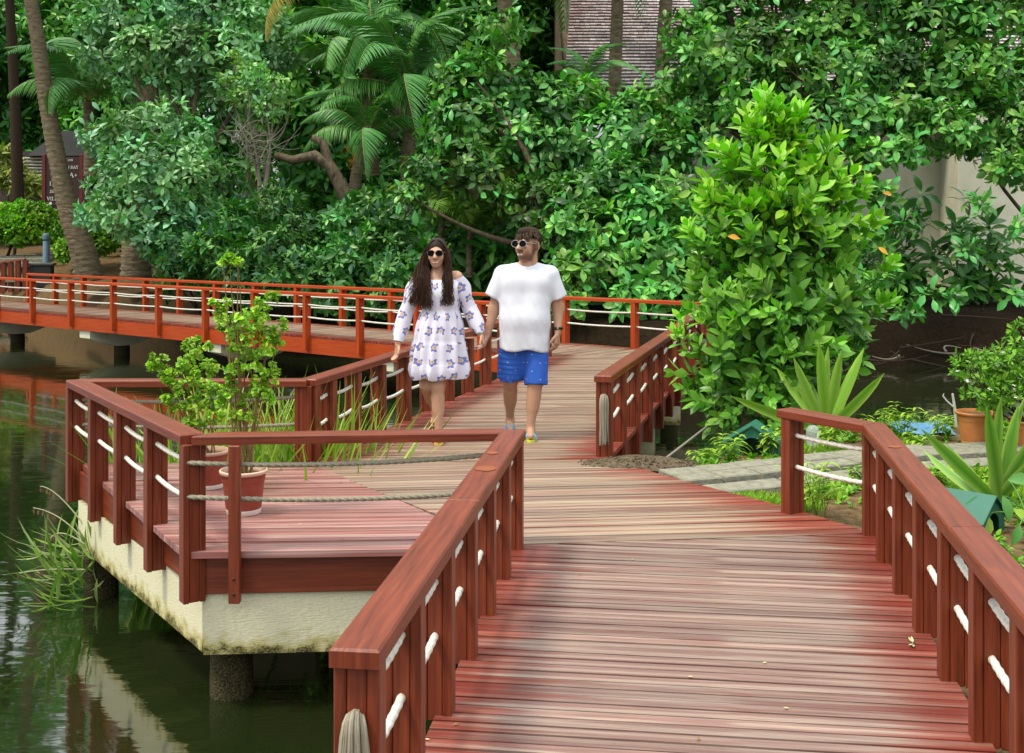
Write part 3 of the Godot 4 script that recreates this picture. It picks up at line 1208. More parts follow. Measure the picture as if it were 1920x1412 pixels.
func make_leaves() -> void:
	var ob := [0.1, 0.5, 0.95, 0.92, 0.1]
	var el := [0.1, 0.75, 1.0, 0.72, 0.05]
	LEAF.pale = {"r": rosette(8, 0.2, 0.085, [Color(0.2, 0.46, 0.2), Color(0.28, 0.54, 0.28), Color(0.12, 0.34, 0.13)], 1, 0.0, 1.1, 0.25, ob), "l": one_leaf(0.2, 0.085, Color(0.16, 0.36, 0.19), 0.3, ob), "m": M.leaf_gloss}
	LEAF.mid = {"r": rosette(8, 0.225, 0.105, [Color(0.1, 0.32, 0.06), Color(0.17, 0.42, 0.08), Color(0.06, 0.22, 0.045)], 2, -0.2, 1.0, 0.3, ob), "l": one_leaf(0.24, 0.11, Color(0.09, 0.36, 0.08), 0.3, ob), "m": M.leaf_gloss}
	LEAF.dark = {"r": rosette(8, 0.19, 0.085, [Color(0.06, 0.22, 0.05), Color(0.1, 0.29, 0.07), Color(0.035, 0.15, 0.035)], 3, -0.1, 1.0, 0.25, el), "l": one_leaf(0.19, 0.085, Color(0.03, 0.11, 0.05), 0.3, el), "m": M.leaf_gloss}
	LEAF.mangrove = {"r": rosette(6, 0.15, 0.078, [Color(0.13, 0.36, 0.045), Color(0.19, 0.45, 0.06), Color(0.08, 0.26, 0.04)], 4, 0.0, 1.0, 0.12, el), "l": one_leaf(0.16, 0.082, Color(0.08, 0.21, 0.035), 0.15, el), "m": M.leaf_gloss}
	LEAF.lime = {"r": rosette(5, 0.15, 0.072, [Color(0.21, 0.48, 0.03), Color(0.27, 0.55, 0.04), Color(0.15, 0.4, 0.03)], 5, 0.35, 1.3, 0.08, el), "l": one_leaf(0.16, 0.078, Color(0.26, 0.48, 0.03), 0.1, el), "m": M.leaf_soft}
	for e in [["shoot", [Color(0.22, 0.5, 0.03), Color(0.28, 0.57, 0.045), Color(0.15, 0.4, 0.03)]], ["branchlet", [Color(0.13, 0.36, 0.045), Color(0.2, 0.46, 0.06), Color(0.08, 0.27, 0.04)]]]:
		var r := RandomNumberGenerator.new()
		r.seed = 15
		var mb := MB.new()
		mb.col = Color(0.2, 0.3, 0.06)
		mb.tube([Vector3.ZERO, Vector3(0.004, 0.12, 0), Vector3(0, 0.25, 0.004)], [0.0045, 0.0035, 0.0025], 4)
		for k in 5:
			for s in 2:
				var b := Basis(Vector3.UP, k * 1.57 + s * PI + r.randf_range(-0.3, 0.3)) * Basis(Vector3.RIGHT, -(0.5 + 0.13 * k + r.randf_range(-0.25, 0.25)))
				mb.col = e[1][r.randi() % 3]
				var sz := r.randf_range(0.85, 1.1) * (0.75 if k == 4 else 1.0)
				mb.leaf(Transform3D(b, Vector3(0, 0.06 + 0.047 * k, 0) + b.z * 0.015), 0.15 * sz, 0.074 * sz, r.randf_range(-0.05, 0.2), r.randf_range(0.1, 0.35), el)
		LEAF[e[0]] = {"r": mb.mesh(), "m": M.leaf_soft if e[0] == "shoot" else M.leaf_gloss}
	LEAF.back = {"r": rosette(9, 0.36, 0.13, [Color(0.1, 0.34, 0.05), Color(0.17, 0.42, 0.06), Color(0.06, 0.24, 0.04)], 6, -0.4, 1.0, 0.35, el), "l": one_leaf(0.3, 0.12, Color(0.06, 0.18, 0.05), 0.3, el), "m": M.leaf_gloss}
	LEAF.hedge = {"r": rosette(9, 0.075, 0.045, [Color(0.16, 0.36, 0.02), Color(0.22, 0.44, 0.025), Color(0.09, 0.24, 0.02)], 7, 0.0, 1.2, 0.2, el), "l": one_leaf(0.075, 0.045, Color(0.2, 0.4, 0.02), 0.2, el), "m": M.leaf_soft}
	LEAF.aralia = {"r": rosette(12, 0.028, 0.025, [Color(0.28, 0.5, 0.03), Color(0.38, 0.6, 0.04), Color(0.18, 0.38, 0.025), Color(0.45, 0.56, 0.08)], 8, -0.3, 1.1, 0.3, ob), "l": one_leaf(0.034, 0.03, Color(0.2, 0.4, 0.03), 0.2, ob), "m": M.leaf_soft}
	LEAF.jasmine = {"r": rosette(10, 0.06, 0.02, [Color(0.16, 0.34, 0.03), Color(0.24, 0.44, 0.04), Color(0.1, 0.24, 0.025)], 9, -0.1, 1.1, 0.1, el), "l": one_leaf(0.06, 0.02, Color(0.18, 0.36, 0.03), 0.1, el), "m": M.leaf_soft}
	LEAF.croton = {"r": rosette(9, 0.26, 0.05, [Color(0.3, 0.38, 0.05), Color(0.16, 0.3, 0.04), Color(0.4, 0.4, 0.1)], 10, 0.2, 1.3, 0.35, el), "l": one_leaf(0.2, 0.05, Color(0.3, 0.3, 0.04), 0.2, el), "m": M.leaf_soft}


# leaf rosettes through the outer part of each clump (xyz = middle, w = radius)
func scatter(clumps: Array, density: float, s0: float, s1: float, upward: float = 0.6, flat: float = 0.85) -> Array:
	var out := []
	for c in clumps:
		var r: float = c.w
		var ctr := Vector3(c.x, c.y, c.z)
		var m := maxi(4, int(density * 12.6 * r * r))
		for k in m:
			var z := rng.randf_range(-1.0, 1.0)
			var a := rng.randf() * TAU
			var q := sqrt(1.0 - z * z)
			var d := Vector3(q * cos(a), z, q * sin(a))
			var n := noise.get_noise_3dv((ctr + d * r) * 28.0 / maxf(r, 0.4))
			var rr := r * (0.98 + 0.55 * n) * (1.0 - 0.5 * rng.randf() * rng.randf())
			var p := ctr + Vector3(d.x, d.y * flat, d.z) * rr
			out.append(facing(d + Vector3.UP * upward + rv(0.75), rng.randf() * TAU, rng.randf_range(s0, s1), p))
	return out


func tints(a: float, b: float, m: int = 40) -> Array:
	var out := []
	for k in m:
		var t := rng.randf_range(a, b)
		out.append(Color(t * rng.randf_range(0.88, 1.15), t, t * rng.randf_range(0.85, 1.1)))
	return out


func leaf_parts(parent: Node, clumps: Array, style: String, count: int, s0: float, s1: float, out: float = 1.04) -> void:
	for k in count:
		var c: Vector4 = clumps[rng.randi() % clumps.size()]
		var d := Vector3(rng.randf_range(-0.9, 0.9), rng.randf_range(-0.7, 1.0), rng.randf_range(0.4, 1.0)).normalized()
		var p := Vector3(c.x, c.y, c.z) + d * c.w * out * rng.randf_range(0.9, 1.1)
		var z := (d + Vector3.UP * rng.randf_range(-0.5, 0.9) + rv(0.6)).normalized()
		var y := (Vector3.UP * 0.7 + d + rv(0.4))
		var x := y.cross(z).normalized()
		var b := Basis(x, z.cross(x), z).scaled(Vector3.ONE * rng.randf_range(s0, s1))
		put("leaf", LEAF[style].l, LEAF[style].m, parent, Transform3D(b, p))


func limbs(parent: Node, base: Vector3, fork: Vector3, r: float, clumps: Array, material: Material, most: int) -> void:
	var mb := MB.new()
	mb.tube(curve(base + Vector3(0, -0.25, 0), fork, Vector3(rng.randf_range(-0.2, 0.2), 0, rng.randf_range(-0.1, 0.1)) * (fork - base).length() * 0.3, 10), taper(r * 1.25, r * 0.7, 10), 10)
	part("trunk", mb, material, parent)
	var step := maxi(1, clumps.size() / most)
	for k in range(0, clumps.size(), step):
		var c: Vector4 = clumps[k]
		var e := Vector3(c.x, c.y, c.z)
		var ml := MB.new()
		var dist := fork.distance_to(e)
		ml.tube(curve(fork.lerp(base, rng.randf_range(0.0, 0.25)), e, Vector3(rng.randf_range(-0.12, 0.12), rng.randf_range(-0.12, 0.06), rng.randf_range(-0.1, 0.1)) * dist, 9), taper(r * 0.5, r * 0.1, 9), 6)
		for q in 5:
			var o := rv(1.0) * c.w
			ml.tube(curve(e - o * 0.15, e + o, rv(0.12) * c.w, 4), taper(r * 0.12, r * 0.03, 4), 4)
		part("limb", ml, material, parent)


func tree(called: String, label: String, category: String, base: Vector3, r: float, clumps: Array, style: String, density: float, s0: float, s1: float, own: int, group: String, material: Material, tint: Array, most: int = 12, upward: float = 0.6) -> Node3D:
	var t := thing(called, label, category, Vector3.ZERO, 0.0, group)
	var mid := Vector3.ZERO
	for c in clumps:
		mid += Vector3(c.x, c.y, c.z)
	mid /= clumps.size()
	limbs(t, base, base.lerp(mid, 0.55), r, clumps, material, most)
	var tfs := []
	var cols := []
	for c in clumps:
		var own_tone := rng.randf_range(0.62, 1.4)
		var warm := rng.randf_range(0.9, 1.2)
		for x in scatter([c], density, s0, s1, upward):
			tfs.append(x)
			var k: Color = tint[rng.randi() % tint.size()]
			cols.append(Color(k.r * own_tone * warm, k.g * own_tone, k.b * own_tone / warm))
	many("crown", LEAF[style].r, LEAF[style].m, t, tfs, cols)
	if own > 0:
		leaf_parts(t, clumps, style, own, s0, s1)
	return t


# ---------------------------------------------------------------- palms

func frond_mesh(ln: float, rise: float, droop: float, pairs: int, wide: float, col: Color, sd: int, hang: float) -> ArrayMesh:
	var r := RandomNumberGenerator.new()
	r.seed = sd
	var mb := MB.new()
	var path := []
	for k in 13:
		var t := k / 12.0
		path.append(Vector3(0.05 * sin(t * 3.0) * ln * 0.3, ln * (rise * t - droop * t * t * t), ln * t * (1.0 - 0.12 * t)))
	mb.col = Color(0.3, 0.36, 0.1) * 0.8
	mb.tube(path, taper(0.022 * ln / 3.0, 0.004, 12), 5, false)
	for k in pairs:
		var t := lerpf(0.1, 0.985, float(k) / (pairs - 1))
		var f := t * 12.0
		var j := mini(int(f), 11)
		var p: Vector3 = path[j].lerp(path[j + 1], f - j)
		var fw: Vector3 = (path[j + 1] - path[j]).normalized()
		var ll := ln * wide * sin(PI * (0.14 + 0.8 * t)) * r.randf_range(0.88, 1.05)
		for s in [-1.0, 1.0]:
			var z: Vector3 = (Vector3(s, 0, 0) + fw * (0.45 + 0.5 * t) + Vector3(0, -hang * r.randf_range(0.5, 1.2), 0)).normalized()
			var x := Vector3(0, 1, 0.25 * s).cross(z).normalized()
			mb.col = Color(col.r, col.g, col.b) * r.randf_range(0.75, 1.2)
			mb.leaf(Transform3D(Basis(x, z.cross(x), z), p), ll, 0.034 * ln / 3.0 + 0.012, 0.22 + hang * 0.3, 0.3, [0.5, 1.0, 0.7, 0.03])
	return mb.mesh()


func palm(label: String, path: Array, radii: Array, fronds: int, meshes: Array, s0: float, s1: float, pitch0: float, pitch1: float, trunk_mat: Material, ring: float = 0.16, yaws: Vector2 = Vector2(0, TAU)) -> Node3D:
	var t := thing("palm_tree", label, "palm tree", Vector3.ZERO, 0.0, "palms on the far bank")
	var mb := MB.new()
	var cv := Curve3D.new()
	for p in path:
		cv.add_point(p)
	for k in range(1, path.size() - 1):
		var tn: Vector3 = (path[k + 1] - path[k - 1]) * 0.18
		cv.set_point_in(k, -tn)
		cv.set_point_out(k, tn)
	var ln := cv.get_baked_length()
	var m := int(ln / (ring * 0.25))
	var pts := []
	var rad := []
	for k in m + 1:
		var f := float(k) / m
		pts.append(cv.sample_baked(ln * f))
		var g := f * (radii.size() - 1)
		var j := mini(int(g), radii.size() - 2)
		rad.append(lerpf(radii[j], radii[j + 1], g - j) * (1.0 + [0.055, 0.0, -0.03, -0.045][k % 4] + 0.02 * noise.get_noise_1d(k * 60.0)))
	mb.tube(pts, rad, 12)
	part("trunk", mb, trunk_mat, t)
	var top: Vector3 = path[-1]
	for k in fronds:
		var yaw := yaws.x + (yaws.y - yaws.x) * (k + rng.randf_range(-0.3, 0.3)) / fronds
		var pt := lerpf(pitch0, pitch1, fmod(k * 0.618, 1.0)) + rng.randf_range(-0.1, 0.1)
		var b := Basis(Vector3.UP, yaw) * Basis(Vector3.RIGHT, -pt) * Basis(Vector3.BACK, rng.randf_range(-0.5, 0.5))
		put("frond", meshes[k % meshes.size()], M.frond, t, Transform3D(b.scaled(Vector3.ONE * rng.randf_range(s0, s1)), top))
	return t


# ---------------------------------------------------------------- the far bank

func gnd(x: float, z: float) -> Vector3:
	return Vector3(x, ground_height(x, -z), z)


func make_bank() -> void:
	# tall trees that close the view and are mirrored in the lagoon
	var kinds := ["tall broadleaf tree rising over the palms and the thatched hut", "tall broadleaf tree behind the pale-leaved tree", "tall broadleaf tree behind the coconut fronds", "tall broadleaf tree rising behind the almond tree", "tall broadleaf tree beside the shingle roof", "tall broadleaf tree over the ridge of the shingle roof", "tall broadleaf tree behind the roof's end"]
	var xs := [-21.0, -15.5, -9.0, -3.6, 1.6, 8.0, 16.0]
	var zs := [-50.0, -47.0, -40.0, -38.0, -37.5, -42.0, -42.0]
	for k in 7:
		var cl := []
		var x: float = xs[k]
		var z: float = zs[k]
		for q in 20:
			var y := rng.randf_range(2.5, 18.0)
			cl.append(Vector4(x + rng.randf_range(-3.6, 3.6), y, z + rng.randf_range(-2.0, 2.0), rng.randf_range(1.5, 2.5)))
		if k == 3:
			cl.append_array([Vector4(-0.53, 9.81, -38, 2.298), Vector4(-1.06, 8.396, -38, 1.591), Vector4(0.442, 8.927, -38, 1.767), Vector4(0, 7.336, -38, 1.591)])
		tree("broadleaf_tree", kinds[k], "tree", gnd(x, z), 0.35, cl, "back", 3.2, 0.9, 1.4, 0, "tall trees behind the bank", M.bark, tints(0.7, 1.3), 8)
	for e in [[-25.0, -46.0, "tall broadleaf tree standing far behind the clipped hedge"], [-18.5, -50.0, "tall broadleaf tree standing far behind the thatched hut"]]:
		var cl := []
		for q in 12:
			cl.append(Vector4(e[0] + rng.randf_range(-3.5, 3.5), rng.randf_range(2.0, 15.0), e[1] + rng.randf_range(-2.5, 2.5), rng.randf_range(1.5, 2.4)))
		tree("broadleaf_tree", e[2], "tree", gnd(e[0], e[1]), 0.35, cl, "back", 2.4, 1.0, 1.5, 0, "tall trees behind the bank", M.bark, tints(0.7, 1.2), 8)
	print("tall trees")

	# the pale-leaved tree over the near end of the footbridge
	tree("broadleaf_tree", "wide pale blue-green tree with rosettes of leaves over the footbridge", "tree", gnd(-6.9, -27.5), 0.2,
		[Vector4(-9.67, 3.966, -27, 0.477), Vector4(-9.007, 4.154, -26.6, 0.643), Vector4(-8.288, 4.254, -27, 0.753), Vector4(-7.472, 3.915, -27, 0.691), Vector4(-9.254, 2.855, -26.6, 0.594), Vector4(-8.465, 3.131, -26, 0.907), Vector4(-7.555, 2.96, -26.2, 0.914), Vector4(-9.588, 2.175, -26.6, 0.445), Vector4(-8.767, 2.103, -26, 0.786), Vector4(-7.799, 1.924, -26.2, 0.853), Vector4(-7.095, 2.936, -27, 0.565), Vector4(-7.176, 1.804, -26.6, 0.557), Vector4(-8.289, 1.494, -26.6, 0.47),
		Vector4(-10.223, 6.954, -28, 0.586), Vector4(-9.377, 7.15, -28, 0.781), Vector4(-8.335, 7.215, -28, 0.847), Vector4(-7.293, 7.15, -28, 0.912), Vector4(-6.251, 6.954, -28, 0.847), Vector4(-9.898, 6.043, -28, 0.651), Vector4(-8.793, 6.109, -27.6, 0.77), Vector4(-7.702, 6.237, -27.6, 0.834), Vector4(-6.675, 6.109, -27.6, 0.77), Vector4(-5.795, 6.173, -28, 0.651), Vector4(-9.377, 5.457, -28, 0.456), Vector4(-8.074, 5.457, -28, 0.651), Vector4(-6.902, 5.261, -28, 0.716), Vector4(-8.749, 8.44, -28.5, 1.193), Vector4(-6.893, 8.573, -28.5, 1.193), Vector4(-10.074, 8.308, -28.5, 1.06)],
		"pale", 10.5, 0.9, 1.45, 140, "broadleaf trees on the bank", M.bark, tints(0.75, 1.3), 14)
	# a lighter twiggy one beside it
	var tw := tree("twiggy_shrub", "half bare shrub with a tangle of grey twigs and a few light leaves", "shrub", gnd(-5.6, -26.6), 0.09,
		[Vector4(-6.385, 5.487, -26.4, 0.368), Vector4(-5.894, 5.364, -26.4, 0.344), Vector4(-5.464, 5.118, -26.4, 0.344), Vector4(-6.201, 4.811, -26.4, 0.319), Vector4(-5.606, 4.605, -26.2, 0.292), Vector4(-6.569, 5.057, -26.4, 0.27)],
		"pale", 12.0, 0.7, 1.05, 60, "", M.twig, [Color(1.5, 1.35, 0.8), Color(1.8, 1.5, 0.9), Color(1.2, 1.1, 0.8)], 6)
	var mt := MB.new()
	for k in 54:
		var a: Vector3 = Vector3(-5.749, 3.76, -26.3) + Vector3(rng.randf_range(-0.5, 0.35), rng.randf_range(-0.5, 0.3), rng.randf_range(-0.2, 0.5))
		var b := a + Vector3(rng.randf_range(-0.9, 0.9), rng.randf_range(-0.2, 1.0), rng.randf_range(-0.4, 0.4))
		mt.tube(curve(a, b, rv(0.16), 6), taper(0.014, 0.004, 6), 4)
	part("twigs", mt, M.twig, tw)
	# low dark shrubs that hang over the bank behind the footbridge
	var low := [
		["low dark glossy shrub at the water's edge under the pale-leaved tree", [Vector4(-7.472, 1.324, -25.5, 0.593), Vector4(-6.57, 1.331, -25, 0.581), Vector4(-6.192, 1.918, -25.6, 0.595), Vector4(-6.744, 0.75, -25, 0.465), Vector4(-7.472, 0.672, -25.5, 0.356), Vector4(-5.835, 0.993, -24.6, 0.515), Vector4(-5.698, 0.54, -24.5, 0.399)], -7.0],
		["low dark glossy shrub below the grey twigs", [Vector4(-5.219, 2.154, -25.5, 0.593), Vector4(-5.263, 1.337, -24.6, 0.629), Vector4(-4.651, 1.68, -25, 0.64), Vector4(-4.953, 0.667, -24.2, 0.507), Vector4(-4.333, 0.892, -24.2, 0.563), Vector4(-4.13, 0.34, -24, 0.335)], -5.0],
		["low dark glossy shrub with upright shoots behind the walking woman", [Vector4(-3.721, 1.796, -25, 0.64), Vector4(-3.684, 1.01, -24, 0.614), Vector4(-3.14, 2.145, -25, 0.523), Vector4(-2.902, 1.345, -24, 0.67), Vector4(-3.403, 0.473, -23.6, 0.439), Vector4(-2.476, 1.793, -24.2, 0.507), Vector4(-2.34, 0.918, -23.4, 0.544), Vector4(-2.59, 0.385, -23.2, 0.378), Vector4(-1.819, 0.61, -23, 0.428)], -3.2]]
	for e in low:
		var c0: Vector4 = e[1][0]
		tree("bank_shrub", e[0], "shrub", gnd(e[2], c0.z - 0.5), 0.07, e[1], "dark", 13.5, 0.9, 1.4, 90, "dark shrubs on the bank", M.dark_twig, tints(0.6, 1.25), 8)
	# the almond tree above the two people
	tree("almond_tree", "spreading almond tree with large dark green leaves above the two people", "tree", gnd(1.0, -23.6), 0.2,
		[Vector4(-1.228, 4.806, -24, 0.558), Vector4(-0.67, 5.252, -24, 0.502), Vector4(-0.113, 4.744, -24.4, 0.681), Vector4(-1.537, 3.875, -23.6, 0.494), Vector4(-0.878, 4.095, -23.6, 0.659), Vector4(0, 3.801, -24, 0.781), Vector4(0.794, 4.404, -24.4, 0.681), Vector4(1.628, 4.587, -25, 0.64), Vector4(-1.712, 2.964, -23, 0.449), Vector4(-1.07, 3.178, -23, 0.535), Vector4(-2.015, 2.422, -22.8, 0.361), Vector4(-0.642, 2.75, -23, 0.535), Vector4(0.878, 3.327, -23.6, 0.768), Vector4(1.786, 3.578, -24, 0.726), Vector4(2.517, 4.197, -24.6, 0.687), Vector4(3.14, 4.587, -25, 0.581), Vector4(0.428, 2.429, -23, 0.642), Vector4(1.273, 2.422, -22.8, 0.689), Vector4(2.14, 2.75, -23, 0.749), Vector4(2.964, 3.327, -23.6, 0.713), Vector4(3.632, 4.063, -24.4, 0.681), Vector4(1.023, 1.68, -22, 0.563), Vector4(1.74, 1.782, -22, 0.614), Vector4(2.5, 1.993, -22.4, 0.677), Vector4(3.316, 2.429, -23, 0.642), Vector4(1.891, 1.083, -21.4, 0.498), Vector4(2.612, 1.178, -21.6, 0.603), Vector4(3.274, 1.475, -22, 0.563), Vector4(1.282, 0.99, -21.2, 0.444), Vector4(2.225, 0.519, -20.8, 0.435), Vector4(2.93, 0.508, -21, 0.488), Vector4(0.967, 0.519, -20.8, 0.339), Vector4(-1.005, 5.14, -24, 0.391), Vector4(-0.229, 6.028, -24.6, 0.458), Vector4(3.648, 0.694, -21.2, 0.493), Vector4(3.872, 1.889, -22.5, 0.523)],
		"mid", 10.0, 0.7, 1.3, 220, "broadleaf trees on the bank", M.bark, tints(0.35, 1.5, 90), 16, 0.5)
	tree("almond_tree", "almond tree whose crown hangs in front of the shingle roof", "tree", gnd(7.0, -25.0), 0.22,
		[Vector4(3.953, 6.099, -25, 0.698), Vector4(4.767, 6.331, -25, 0.814), Vector4(3.745, 5.198, -24.4, 0.624), Vector4(4.353, 5.252, -24, 0.781), Vector4(5.263, 5.685, -24.6, 0.801), Vector4(6.163, 6.099, -25, 0.814), Vector4(6.977, 6.331, -25, 0.814), Vector4(8.033, 6.524, -25.4, 0.886), Vector4(4.83, 4.424, -23.6, 0.604), Vector4(5.927, 4.863, -23.6, 0.768), Vector4(6.921, 5.029, -24, 0.837), Vector4(7.944, 5.312, -24.4, 0.794), Vector4(6.151, 3.838, -23.2, 0.755), Vector4(6.906, 4, -23.2, 0.712), Vector4(8.149, 4.247, -24, 0.781), Vector4(3.827, 4.381, -24.2, 0.507), Vector4(7.043, 3.152, -22.6, 0.42), Vector4(4.061, 3.546, -23.6, 0.439), Vector4(5.698, 7.261, -25, 0.93), Vector4(7.442, 7.494, -25, 1.047), Vector4(4.419, 7.378, -25, 0.814)],
		"mid", 10.0, 0.7, 1.3, 160, "broadleaf trees on the bank", M.bark, tints(0.35, 1.4, 90), 12, 0.5)
	tree("almond_tree", "almond tree with drooping sprays in front of the cream wall", "tree", gnd(13.6, -25.4), 0.11,
		[Vector4(8.953, 6.099, -25, 0.872), Vector4(9.767, 6.331, -25, 0.872), Vector4(10.698, 6.215, -25, 0.93), Vector4(8.966, 4.971, -24.4, 0.794), Vector4(9.873, 5.085, -24.4, 0.851), Vector4(10.755, 4.884, -24.6, 0.801), Vector4(8.891, 3.766, -23.6, 0.713), Vector4(9.935, 3.913, -24, 0.781), Vector4(10.716, 3.689, -24, 0.781), Vector4(7.809, 3.392, -23, 0.385), Vector4(7.189, 2.409, -22.4, 0.313), Vector4(6.958, 1.68, -22, 0.368), Vector4(7.503, 1.883, -21.8, 0.162), Vector4(9.842, 3.071, -23, 0.385), Vector4(10.323, 2.964, -23, 0.385), Vector4(9.116, 2.305, -22.4, 0.167), Vector4(9.861, 1.887, -22.2, 0.186), Vector4(7.067, 0.884, -21.4, 0.259), Vector4(7.691, 0.497, -21.2, 0.217), Vector4(8.54, 1.379, -21.6, 0.151), Vector4(6.447, 0.703, -21, 0.332), Vector4(7.228, 0.215, -21, 0.195), Vector4(9.307, 0.585, -21.4, 0.159), Vector4(8.184, 0.497, -21.2, 0.138), Vector4(10.233, 7.378, -25, 1.047), Vector4(8.837, 7.378, -25, 0.93), Vector4(11.498, 4.359, -24, 1.005)],
		"mid", 9.5, 0.7, 1.3, 160, "broadleaf trees on the bank", M.bark, tints(0.4, 1.3, 90), 2, 0.35)
	print("broadleaf")
	# roots and fallen sticks on the muddy bank under the drooping sprays
	var rt := thing("driftwood", "tangle of bare sticks on the muddy bank under the cream wall", "driftwood")
	for k in 34:
		var mr := MB.new()
		var a := Vector3(rng.randf_range(5.4, 11.5), 0, rng.randf_range(-23.6, -21.6))
		a.y = maxf(ground_height(a.x, -a.z), -0.8) + rng.randf_range(0.02, 0.3)
		var b := a + Vector3(rng.randf_range(-1.8, 1.8), rng.randf_range(-0.3, 0.3), rng.randf_range(-0.3, 0.5))
		mr.tube(curve(a, b, rv(0.12), 6), taper(0.024, 0.008, 6), 5)
		part("stick", mr, M.twig if k % 3 == 0 else M.dark_twig, rt)
	# twisted dark trunk
	var tt := thing("twisted_trunk", "dark twisted leaning trunk with a broken stub among the shrubs", "tree trunk")
	var mk := MB.new()
	mk.tube([Vector3(-3.567, 2.164, -26), Vector3(-3.87, 2.768, -26), Vector3(-4.136, 3.252, -26), Vector3(-4.474, 3.47, -26), Vector3(-4.982, 3.373, -26), Vector3(-5.381, 3.494, -26)], [0.2, 0.17, 0.14, 0.13, 0.1, 0.07], 8)
	mk.tube([Vector3(-4.136, 3.252, -26), Vector3(-4.281, 3.76, -26), Vector3(-4.535, 3.881, -26)], [0.12, 0.1, 0.08], 8)
	part("trunk", mk, M.bark, tt)

	# palms
	var green := Color(0.07, 0.24, 0.05)
	var fm := [frond_mesh(3.4, 0.45, 0.75, 52, 0.27, green, 1, 0.45), frond_mesh(3.0, 0.4, 0.6, 48, 0.28, Color(0.1, 0.29, 0.05), 2, 0.7), frond_mesh(3.6, 0.5, 0.95, 54, 0.26, Color(0.08, 0.26, 0.06), 3, 0.3)]
	var fy := [frond_mesh(1.7, 0.6, 0.6, 34, 0.3, Color(0.16, 0.32, 0.03), 4, 0.35), frond_mesh(1.5, 0.55, 0.5, 32, 0.32, Color(0.11, 0.27, 0.03), 5, 0.5)]
	palm("slender coconut palm with a curved ringed trunk and swollen foot", [Vector3(-11.42, 0.411, -31), Vector3(-11.607, 1.247, -31), Vector3(-11.996, 2.401, -31), Vector3(-12.285, 3.699, -31), Vector3(-12.602, 5.429, -31), Vector3(-12.804, 6.871, -31), Vector3(-13.034, 8.313, -31), Vector3(-13.265, 11.196, -31)], [0.4, 0.31, 0.24, 0.22, 0.2, 0.18, 0.16, 0.15], 14, fm, 0.9, 1.2, -0.2, 1.0, M.palm)
	palm("palm whose stout ringed foot stands beside the pale-leaved tree", [Vector3(-9.823, 0.494, -30), Vector3(-9.837, 1.54, -30), Vector3(-9.74, 2.936, -30), Vector3(-9.805, 5.14, -31), Vector3(-9.516, 8.889, -31)], [0.42, 0.28, 0.22, 0.2, 0.18], 12, fm, 0.9, 1.1, -0.2, 1.0, M.palm)
	palm("dark thin palm trunk beside the thatched hut", [Vector3(-16.367, 2.829, -38), Vector3(-16.473, 5.922, -38), Vector3(-16.649, 9.457, -38), Vector3(-16.791, 12.108, -38)], [0.2, 0.17, 0.15, 0.13], 12, fm, 1.0, 1.2, -0.1, 1.0, M.dark_twig)
	palm("young coconut palm with arching fronds beside the curved trunk", [Vector3(-12.126, 3.368, -33), Vector3(-12.156, 4.596, -33), Vector3(-12.202, 5.517, -33)], [0.2, 0.16, 0.14], 13, fm, 0.75, 1.05, 0.1, 1.2, M.palm)
	palm("coconut palm with broad arching fronds over the grey twigs", [Vector3(-2.605, 2.201, -28), Vector3(-2.54, 3.503, -28), Vector3(-2.474, 5.196, -28)], [0.2, 0.17, 0.14], 16, fm, 0.75, 1.0, -0.1, 1.3, M.palm)
	palm("coconut palm with fronds bending over the twisted trunk", [Vector3(-3.507, 3.164, -29), Vector3(-3.574, 4.243, -29), Vector3(-3.642, 6.131, -29)], [0.18, 0.16, 0.13], 14, fm, 0.75, 1.05, -0.1, 1.2, M.palm)
	palm("short palm with hanging dark fronds beside the orange flowers", [Vector3(-3.705, 2.182, -27), Vector3(-3.667, 3.061, -27), Vector3(-3.391, 4.066, -27)], [0.16, 0.14, 0.12], 12, fm, 0.5, 0.7, -0.2, 1.0, M.palm)
	palm("leaning pale palm trunk in the crown of the almond tree", [Vector3(0.628, 3.061, -27), Vector3(0.314, 4.317, -27), Vector3(0.025, 5.699, -27), Vector3(-0.188, 7.206, -27), Vector3(-0.377, 8.713, -27)], [0.24, 0.22, 0.2, 0.17, 0.15], 12, fm, 0.9, 1.1, -0.2, 1.0, M.palm)
	palm("straight pale palm trunk in front of the shingle roof", [Vector3(2.474, 3.113, -28), Vector3(2.513, 5.457, -28), Vector3(2.579, 7.41, -28), Vector3(2.605, 8.973, -28)], [0.2, 0.17, 0.15, 0.14], 12, fm, 0.9, 1.1, 0.0, 1.0, M.palm)
	palm("stout palm trunk beside the roof's lit slope", [Vector3(3.556, 3.215, -27.5), Vector3(3.607, 5.773, -27.5), Vector3(3.709, 7.564, -27.5), Vector3(3.76, 9.099, -27.5)], [0.2, 0.18, 0.16, 0.15], 12, fm, 0.9, 1.1, 0.0, 1.0, M.palm)
	palm("feathery yellow-green clump palm between the two heads", [Vector3(-0.912, 0.768, -24.5), Vector3(-0.912, 1.338, -24.5), Vector3(-0.889, 1.794, -24.5)], [0.08, 0.07, 0.06], 16, fy, 0.8, 1.15, 0.2, 1.4, M.palm)
	palm("feathery yellow-green clump palm above the woman's head", [Vector3(-1.628, 0.75, -25), Vector3(-1.558, 1.564, -25), Vector3(-1.512, 2.029, -25)], [0.08, 0.07, 0.06], 15, fy, 0.8, 1.1, 0.1, 1.4, M.palm)
	palm("feathery palm in the dark gap beside the almond trunk", [Vector3(-0.354, 1.326, -25.4), Vector3(-0.295, 2.153, -25.4), Vector3(-0.236, 2.743, -25.4)], [0.08, 0.07, 0.06], 14, fy, 0.9, 1.2, 0.1, 1.4, M.palm)
